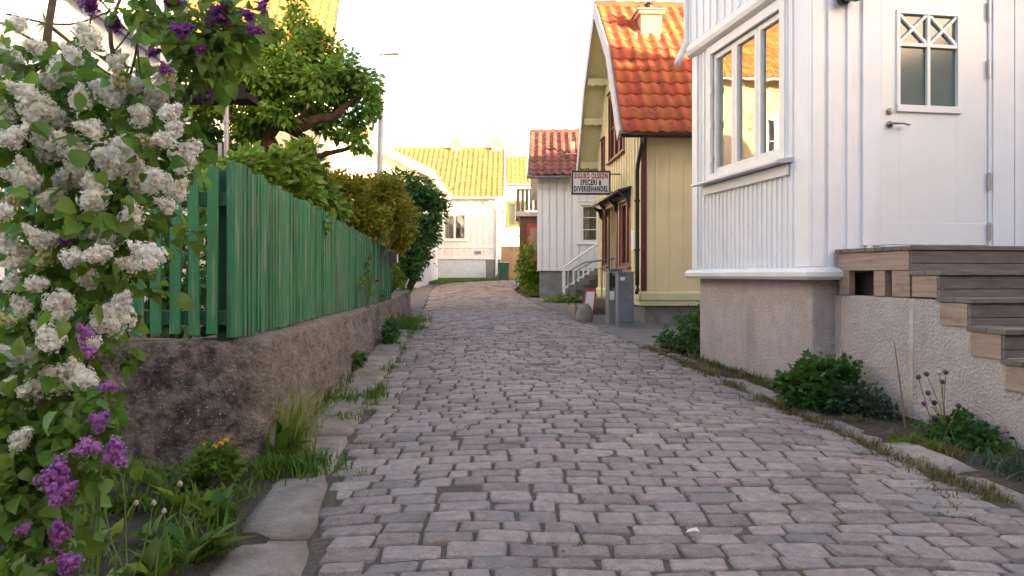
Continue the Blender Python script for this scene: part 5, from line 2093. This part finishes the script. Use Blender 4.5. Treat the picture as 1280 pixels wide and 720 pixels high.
LP = (-1.55, 2.2, gz(2.2))
lpu = thing('purple_lilac', 'purple flowering lilac growing through the white one on the left', 'lilac bush', LP)
clusters(lpu, [(278, 14, 62), (112, 2, 48), (330, 5, 30), (320, 38, 34), (145, 30, 34), (230, 37, 36), (195, 65, 30), (205, 84, 30), (250, 62, 28), (256, 122, 30), (215, 4, 34), (55, 298, 34), (8, 256, 22), (85, 300, 24), (310, 18, 30)], DEEP_ME, g, (2.1, 2.35))
clusters(lpu, [(105, 414, 36), (108, 436, 32), (132, 483, 34), (128, 523, 36), (105, 560, 50), (143, 562, 56), (70, 592, 76), (83, 615, 60), (32, 660, 34), (74, 664, 58), (85, 706, 62), (18, 716, 34)], PURP_ME, g, (1.84, 1.97))
cl = []
for (px_, py_, rx, rz, Y) in ((230, 60, 30, 24, 2.3), (262, 45, 34, 34, 2.35), (235, 95, 34, 22, 2.3), (285, 55, 22, 40, 2.35), (300, 25, 20, 22, 2.3), (255, 80, 26, 26, 2.3), (205, 40, 26, 22, 2.35), (225, 15, 40, 16, 2.35), (170, 12, 30, 14, 2.35), (205, 150, 22, 16, 2.3), (250, 20, 30, 20, 2.3)):
    cl.append(pc(px_, py_, Y, rx, rz, .16))
for (px_, py_, rx, rz, Y) in ((90, 560, 40, 34, 2.1), (40, 620, 50, 40, 2.05), (110, 520, 20, 22, 2.15), (20, 560, 34, 40, 2.1), (130, 590, 18, 18, 2.1), (50, 690, 50, 30, 1.95), (110, 500, 16, 16, 2.1), (15, 620, 30, 36, 2.0)):
    cl.append(pc(px_, py_, Y, rx, rz, .14))
crown('foliage', cl, 1000, .043, M['leaf_lilac'], lpu, sub=14, droop=.9, TV=T_HEART_V, TF=T_HEART_F, seed=33, subr=.45)
for pts, r0, r1 in (([LP, at(60, 560, 2.3), at(90, 460, 2.3), at(108, 400, 2.25)], .010, .004),
                    ([LP, at(60, 640, 2.1), at(75, 590, 2.1)], .008, .004),
                    ([at(195, 190, 2.4), at(240, 100, 2.35), at(262, 40, 2.3), at(285, 10, 2.3), at(300, -20, 2.3)], .007, .003),
                    ([at(150, -20, 2.35), at(200, 15, 2.35), at(250, 60, 2.3), at(290, 70, 2.35)], .005, .002),
                    ([at(180, -20, 2.4), at(172, 60, 2.4), at(178, 120, 2.4)], .003, .002)):
    mb = MB()
    limb(mb, pts, r0, r1, 7, .01, len(pts))
    mb.build('branch', M['twig'], lpu, smooth=True)


# ------------------------------------------------------------------ herbs and weeds
def gp(px_, py_, dz=.0):
    x, y = gnd(px_, py_)
    return (x, y, gz(y) + dz)


def plant(name, label, cat, base, clumps, n, size, m, seed, TV=T_LEAF_V, TF=T_LEAF_F, droop=.1, sub=12, group=None, subr=.4, out=.9, stems=0):
    return shrub(name, label, cat, base, clumps, n, size, m, seed, stems=stems, droop=droop, sub=sub, TV=TV, TF=TF, group=group, r=.006, subr=subr, out=out, stem_m='stem')


b = gp(1030, 512)
plant('parsley_bush', 'dark green parsley like bush against the plastered footing of the white house', 'plant', b,
      [pc(1030, 472, 5.55, 36, 24, .16), pc(1005, 486, 5.5, 28, 22, .14), pc(1055, 482, 5.5, 26, 24, .14), pc(1030, 497, 5.4, 44, 18, .16), pc(1012, 468, 5.6, 18, 14, .1), pc(1046, 462, 5.6, 20, 12, .1)], 2300, .050, M['leaf_parsley'], 41, TV=T_LOBE_V, TF=T_LOBE_F, sub=22, stems=12, subr=.32)
plant('grey_herb', 'grey green feathery herb trailing beside the parsley bush', 'plant', gp(1080, 520),
      [pc(1072, 500, 5.3, 26, 20, .14), pc(1095, 512, 5.15, 22, 14, .12), pc(1050, 512, 5.3, 22, 10, .1)], 1500, .032, M['leaf_grey'], 42, sub=26, subr=.3, droop=-.2)
plant('weed_clump', 'dark green leafy weed clump below the plastered stair wall', 'plant', gp(1205, 565),
      [pc(1205, 545, 4.5, 32, 20, .13), pc(1230, 552, 4.35, 22, 18, .12), pc(1180, 548, 4.6, 22, 16, .1), pc(1195, 530, 4.6, 22, 14, .1)], 1300, .036, M['leaf_parsley'], 43, TV=T_LOBE_V, TF=T_LOBE_F, sub=20, stems=8)
plant('lime_weed', 'low lime green weed spreading over the kerb by the stair wall', 'plant', gp(1150, 572),
      [pc(1150, 562, 4.45, 36, 10, .12), pc(1120, 572, 4.3, 20, 7, .09), pc(1175, 570, 4.3, 24, 9, .1)], 1000, .036, M['leaf_lime'], 44, TV=T_LOBE_V, TF=T_LOBE_F)
for i, (px_, py_, lab) in enumerate(((1255, 588, 'silvery grey rosette of narrow leaves at the foot of the stair wall'), (1285, 600, 'pale silvery tuft cut by the right picture edge'))):
    o = thing('silver_tuft', lab, 'plant', gp(px_, py_))
    x, y, z = gp(px_, py_)
    blades('leaves', [(x + random.gauss(0, .07), y + random.gauss(0, .06), z) for _ in range(50)], M['leaf_grey'], o, (.07, .17), .008, 1.2, 50 + i)
# dried flower stalks
ds = thing('dried_flowers', 'tall dried flower stalks with dark seed heads against the stair wall', 'plant', gp(1185, 560))
bx, by, bz = gp(1185, 556)
for (px_, py_, m_) in ((1158, 468, 'seed'), (1182, 466, 'seed'), (1178, 478, 'seed'), (1160, 492, 'seed'), (1198, 508, 'seed'), (1168, 504, 'seed_dark'), (1168, 524, 'seed_dark'), (1178, 527, 'seed_dark'), (1186, 525, 'seed_dark'), (1202, 517, 'seed_dark'), (1174, 467, 'fluff'), (1155, 505, 'petal_deep'), (1148, 472, 'seed')):
    e = Vector(at(px_, py_, 4.62 + random.uniform(-.08, .08)))
    mb = MB()
    b0 = Vector((bx + random.uniform(-.08, .08), by + random.uniform(-.05, .1), bz))
    mb.tube([b0, (b0 * .5 + e * .5) + Vector((random.uniform(-.02, .02), 0, .02)), e], [.004, .003, .0025], 5)
    mb.build('stem', M['dry_stem' if m_ == 'seed' else 'stem'], ds)
    mb = MB()
    mb.lathe(e, [(.004, -.012), (.013, -.006), (.017, .003), (.014, .012), (.004, .018)], 8)
    mb.build('seed_head', M[m_], ds, smooth=True)
mb = MB()
e0, e1 = Vector(gp(1132, 540)), Vector(at(1118, 428, 4.9))
dstk = thing('dry_cane', 'single thin dry brown cane standing in front of the stair wall', 'plant', e0)
mb.tube([e0, (e0 + e1) / 2 + Vector((.004, 0, 0)), e1], [.006, .005, .003], 6)
mb.build('cane', M['dry_stem'], dstk)

plant('corner_bush', 'dark green bush beyond the corner of the white house', 'bush', gp(866, 448),
      [pc(868, 408, 8.5, 20, 20, .18), pc(876, 430, 8.4, 14, 18, .15), pc(880, 396, 8.6, 12, 16, .13), pc(858, 428, 8.7, 12, 14, .13)], 1700, .050, M['leaf_dark'], 45, stems=8, sub=20)
plant('round_bush', 'low green bush on the kerb in front of the yellow house', 'bush', gp(843, 440),
      [pc(843, 427, 8.9, 20, 13, .18), pc(832, 424, 9.0, 12, 10, .12), pc(855, 432, 8.8, 12, 10, .12)], 900, .042, M['leaf_parsley'], 46, stems=5, sub=18)
o = thing('wispy_stalks', 'thin wispy stalks with tiny buds rising above the corner bush', 'plant', gp(868, 440))
for k in range(9):
    mb = MB()
    p0 = Vector(at(866 + random.uniform(-8, 8), 420, 8.6))
    p1 = Vector(at(random.uniform(855, 885), random.uniform(378, 392), 8.6 + random.uniform(-.15, .15)))
    mb.tube([p0, (p0 + p1) / 2 + Vector((.02, 0, 0)), p1], .004, 4)
    mb.build('stalk', M['dry_stem'], o)
# by the white house and its stairs
plant('garden_shrub', 'slim bright green shrub in front of the far end of the white house', 'shrub', gp(662, 366),
      [pc(660, 325, 22.6, 10, 18, .3), pc(656, 340, 22.4, 9, 14, .3), pc(666, 335, 22.5, 8, 20, .3), pc(662, 350, 22.4, 9, 10, .3)], 1100, .12, M['leaf_tree'], 47, stems=7, sub=20)
plant('stair_plants', 'low bright green plants at the foot of the dark porch stairs', 'plant', gp(712, 379),
      [pc(712, 375, 18.4, 22, 4.5, .3), pc(695, 376, 18.6, 14, 3.5, .3)], 800, .10, M['leaf_lime'], 48)
plant('climber', 'thin climbing weed hanging on the far part of the green fence', 'plant', FSd.p(5.2, .05, .75),
      [(*FSd.p(5.2, .06, 1.15), .03, .10, .16), (*FSd.p(4.6, .06, 1.0), .03, .18, .05), (*FSd.p(5.5, .06, .95), .03, .12, .1), (*FSd.p(2.6, .05, 1.55), .03, .10, .06), (*FSd.p(6.9, .07, .8), .04, .15, .06)], 170, .055, M['leaf_lime'], 49, stems=2)
pop = thing('poppy', 'single small red poppy in front of the far part of the green fence', 'flower', FSd.p(6.3, .06, 1.02))
mb = MB()
mb.lathe(FSd.p(6.3, .06, 1.02), [(.008, -.012), (.028, 0), (.034, .014), (.02, .022)], 9)
mb.build('petals', M['petal_red'], pop)
mb = MB()
mb.tube([FSd.p(6.32, .05, .70), FSd.p(6.31, .06, .9), FSd.p(6.3, .06, 1.01)], .004, 5)
mb.build('stem', M['stem'], pop)

# left: plants along the wall foot
plant('celandine', 'bushy yellow flowered plant at the foot of the rough garden wall', 'plant', gp(272, 596),
      [pc(270, 572, 3.62, 22, 16, .09), pc(255, 580, 3.6, 14, 12, .07), pc(288, 582, 3.6, 12, 12, .07)], 420, .034, M['leaf_weed'], 61, TV=T_LOBE_V, TF=T_LOBE_F, stems=8)
cel = bpy.data.objects['celandine']
for (px_, py_) in ((278, 552), (284, 548), (270, 556), (255, 553)):
    e = Vector(at(px_, py_, 3.58))
    mb = MB()
    for k in range(4):
        a = k * math.pi / 2 + .3
        c, s = math.cos(a), math.sin(a)
        mb.add([e, e + Vector((c * .008 - s * .007, -.004, s * .008 + c * .007)), e + Vector((c * .017, -.008, s * .017)), e + Vector((c * .008 + s * .007, -.004, s * .008 - c * .007))], [(0, 1, 2, 3)])
    mb.build('flower', M['petal_yellow'], cel)
T_LONG_V = np.array([(0, 0, 0), (.13, .3, .05), (-.13, .3, .05), (.16, .62, .04), (-.16, .62, .04), (0, .32, 0), (0, .64, -.02), (0, 1, -.16)], float)
T_LONG_F = np.array([(0, 1, 5), (0, 5, 2), (5, 1, 3), (5, 3, 6), (2, 5, 6), (2, 6, 4), (6, 3, 7), (6, 7, 4)])


def rosette(name, label, px_, py_, n, size, m, seed, up=.6, group=None, Y=None):
    x, y, z = gp(px_, py_, .01)
    o = thing(name, label, 'plant', (x, y, z), group)
    g_ = np.random.default_rng(seed)
    a = g_.random(n) * 2 * np.pi
    ax = np.stack([np.cos(a), np.sin(a), up * g_.uniform(.3, 1.9, n)], 1)
    P = np.stack([x + np.cos(a) * .015, y + np.sin(a) * .015, np.full(n, z)], 1) + g_.normal(size=(n, 3)) * np.array((.02, .02, .004))
    V, Fq = scatter(T_LONG_V, T_LONG_F, P, ax, np.tile(np.array((0, 0, 1.0)), (n, 1)) + g_.normal(size=(n, 3)) * .25, size * g_.uniform(.6, 1.2, n))
    mesh_obj('leaves', V, Fq, m, o)
    return o


def tuft(name, label, px_, py_, n, m, hgt, seed, spread=.06, wid=.005, lean=.7, dirv=None, group=None, dz=0.0):
    x, y, z = gp(px_, py_, dz)
    o = thing(name, label, 'grass tuft', (x, y, z), group)
    g_ = random.Random(seed)
    blades('blades', [(x + g_.gauss(0, spread), y + g_.gauss(0, spread), z) for _ in range(n)], m, o, hgt, wid, lean, seed, dirv=dirv)
    return o


tuft('tall_grass', 'tall pale grass clump bending to the right at the corner of the garden wall', 362, 572, 75, M['grass_pale'], (.25, .55), 71, .05, .0065, .55, (.45, .05))
rosette('dock_plant', 'broad leaved green dock plant beside the tall pale grass', 348, 578, 12, .24, M['leaf_weed'], 72, 1.6)
tuft('grass_cushion', 'bright green grass cushion lying on the granite slab below the tall grass', 374, 586, 420, M['grass'], (.05, .13), 73, .09, .004, .8)
tuft('grass_cushion', 'smaller green grass cushion between the tall grass and the wall', 345, 590, 260, M['grass'], (.05, .13), 74, .07, .004, .8)
plant('wall_plant', 'dark green clump growing at the wall foot halfway along the garden wall', 'plant', gp(440, 462), [pc(440, 454, 7.4, 9, 9, .08), pc(447, 449, 7.5, 8, 6, .07)], 260, .05, M['leaf_dark'], 75)
plant('wall_plant', 'rounded mid green clump at the wall foot below the far fence', 'plant', gp(487, 425), [pc(486, 412, 9.8, 9, 11, .12), pc(492, 418, 9.6, 8, 8, .1)], 380, .06, M['leaf_parsley'], 76)
for i, (px_, py_, n, h, lab) in enumerate(((432, 502, 90, .16, 'grass tuft in the slab joint under the middle of the garden wall'), (466, 497, 110, .12, 'grass tuft on the kerb edge of the cobbles halfway up the lane'), (418, 480, 120, .2, 'leafy grass tuft against the garden wall above the slabs'),
                                          (505, 412, 260, .28, 'lush tall grass along the far wall foot'), (515, 404, 260, .3, 'farthest lush grass beside the wall end'), (493, 420, 90, .14, 'short grass tuft in front of the far wall plants'),
                                          (427, 525, 70, .10, 'thin grass in the joint between two footway slabs'), (525, 412, 60, .12, 'small tuft on the cobble edge near the wall end'), (402, 500, 90, .2, 'grass at the wall foot just past the tall pale clump'))):
    tuft('grass_tuft', lab, px_, py_, n, M['grass'], (h * .35, h * .8), 80 + i, .06 + .012 * (i in (3, 4)) * 6, .005, .7)
# foreground left weeds in the soil bed
rnd = random.Random(77)
lst = [(150, 640, 'leaf_weed'), (205, 615, 'leaf_weed'), (240, 645, 'leaf_lime'), (190, 680, 'leaf_weed'), (120, 690, 'leaf_lime'), (255, 610, 'leaf_weed'), (235, 705, 'leaf_weed'), (160, 590, 'leaf_weed'), (30, 735, 'leaf_lime'), (130, 740, 'leaf_lime'), (190, 735, 'leaf_weed'), (180, 575, 'leaf_dark'), (265, 660, 'leaf_weed')]
sides = ['left of the yellow flowered plant', 'in the middle of the soil bed', 'beside the big granite slab', 'in the lower soil bed', 'under the purple lilac flowers', 'just below the yellow flowered plant', 'at the bottom edge by the slab', 'near the dark wall foot', 'in the bottom left corner', 'at the bottom edge among tall stalks', 'at the bottom edge left of the slab', 'in the dark wall foot shade', 'along the upper slab edge']
for i, ((px_, py_, m_), s_) in enumerate(zip(lst, sides)):
    rosette('weed', ('lime green' if m_ == 'leaf_lime' else 'dark green' if m_ == 'leaf_dark' else 'green') + ' leafy weed ' + s_, px_, py_, rnd.randint(14, 26), rnd.uniform(.10, .17), M[m_], 100 + i, rnd.uniform(.5, 1.3), group='weeds in the soil bed')
for i, (px_, py_, n, s_) in enumerate(((215, 640, 70, 'thin grass in the middle of the soil bed'), (250, 690, 80, 'grass at the lower corner of the big slab'), (170, 560, 40, 'tall thin grass standing before the dark wall'), (110, 640, 60, 'grass under the lilac'))):
    tuft('grass_tuft', s_, px_, py_, n, M['grass'], (.06, .2 if i != 3 else .42), 120 + i, .07, .004, .8)
# tall seed stalks at the bottom left
tall = thing('seed_stalks', 'tall thin pale stalks with fluffy seed heads in the bottom left corner', 'plant', gp(140, 740))
for (xb_, xt, yt) in ((112, 108, 565), (120, 128, 562), (100, 132, 484), (140, 170, 630), (150, 192, 630), (190, 225, 606), (175, 122, 590), (200, 205, 640), (160, 132, 484)):
    Y = rnd.uniform(2.25, 2.6)
    p0, p1 = Vector(at(xb_, 760, Y)), Vector(at(xt, yt, Y))
    mb = MB()
    mb.tube([p0, (p0 + p1) / 2 + Vector((rnd.uniform(-.03, .03), 0, 0)), p1], [.0035, .003, .002], 5)
    mb.build('stem', M['stem'], tall)
    mb = MB()
    mb.lathe(p1, [(.002, -.006), (.007, -.003), (.009, .003), (.006, .010), (.002, .013)], 7)
    mb.build('seed_head', M['fluff'], tall)

tuft('joint_weed', 'small green weed sprig growing between cobbles at the bottom centre', 716, 695, 16, M['grass'], (.015, .032), 140, .022, .006, 1.2, dz=.022)
# loose grass and moss that nobody could count
R_ = []
g_ = random.Random(5)
for _ in range(1100):            # right road edge and kerb joint
    y = 2.3 + g_.random() ** .8 * 7
    cl_ = noise.noise((y * 1.7, 3, 0))
    if cl_ < -.18:
        continue
    x = xr(y) + g_.gauss(.0, .05)
    R_.append((x, y, gz(y) + .0))
for _ in range(900):            # foot of the white house and kerb back edge
    y = 2.6 + g_.random() * 6.2
    if noise.noise((y * 2.2, 13, 0)) < 0:
        continue
    x = KR(y) + abs(g_.gauss(.0, .06))
    R_.append((x, y, gz(y) + .02))
o = blades('dry_grass', R_, M['grass_dry'], None, (.02, .075), .003, 1.0, 201, per=4, spread=.03)
structure(o, 'stuff')
R_ = []
for _ in range(1500):           # in the joints of the cobbles near both edges
    y = 2.4 + g_.random() * 10
    s = g_.random()
    x = xr(y) - abs(g_.gauss(0, .28)) if s < .65 else xl(y) + abs(g_.gauss(0, .10)) if s < .9 else lerp([0, 1], [xl(y), xr(y)], g_.random())
    if noise.noise((x * 2.4, y * 2.4, 7)) < .18:
        continue
    R_.append((x, y, gz(y) + camber(x, y) - .016))
o = blades('joint_grass', R_, M['grass'], None, (.018, .042), .0025, 1.0, 202, per=4, spread=.016)
structure(o, 'stuff')
R_ = []
for _ in range(420):            # slab joints on the left
    y = 3.8 + g_.random() * 11
    x = max(SL_L(y), xl(y) - .42) + g_.gauss(-.02, .06) if g_.random() < .6 else xl(y) + g_.gauss(0, .03)
    if noise.noise((x * 2.1, y * 1.4, 17)) < .05:
        continue
    R_.append((x, y, gz(y) + .01))
o = blades('slab_grass', R_, M['grass'], None, (.03, .10), .0035, .9, 203, per=4, spread=.03)
structure(o, 'stuff')
R_ = []
for _ in range(5000):           # lawns at the far end
    y = g_.uniform(30.2, 36)
    x = g_.uniform(-5.0, min(xl(y) - .05, -.75))
    R_.append((x, y, gz(y) + .03))
for _ in range(5000):
    y = g_.uniform(20.9, 33.5)
    x = xr(y) + g_.uniform(.28, 2.2)
    R_.append((x, y, gz(y) + .03))
o = blades('lawn_grass', R_, M['grass'], None, (.05, .14), .012, .6, 204, per=2, spread=.05, seg=2)
structure(o, 'stuff')
R_ = []
for _ in range(2600):           # sparse growth and litter on the soil bed
    y = g_.uniform(2.3, 4.0)
    x = g_.uniform(-3.0, SL_L(y))
    if noise.noise((x * 3, y * 3, 27)) < .0:
        continue
    R_.append((x, y, gz(y) + .03))
for _ in range(1500):           # thin growth between the kerb and the house
    y = g_.uniform(2.4, 8.6)
    x = KR(y) + g_.uniform(.0, .55)
    if noise.noise((x * 3, y * 3, 37)) < -.02:
        continue
    R_.append((x, y, gz(y) + .015))
o = blades('bed_grass', R_, M['grass'], None, (.02, .08), .005, 1.2, 205, per=2, spread=.03)
structure(o, 'stuff')
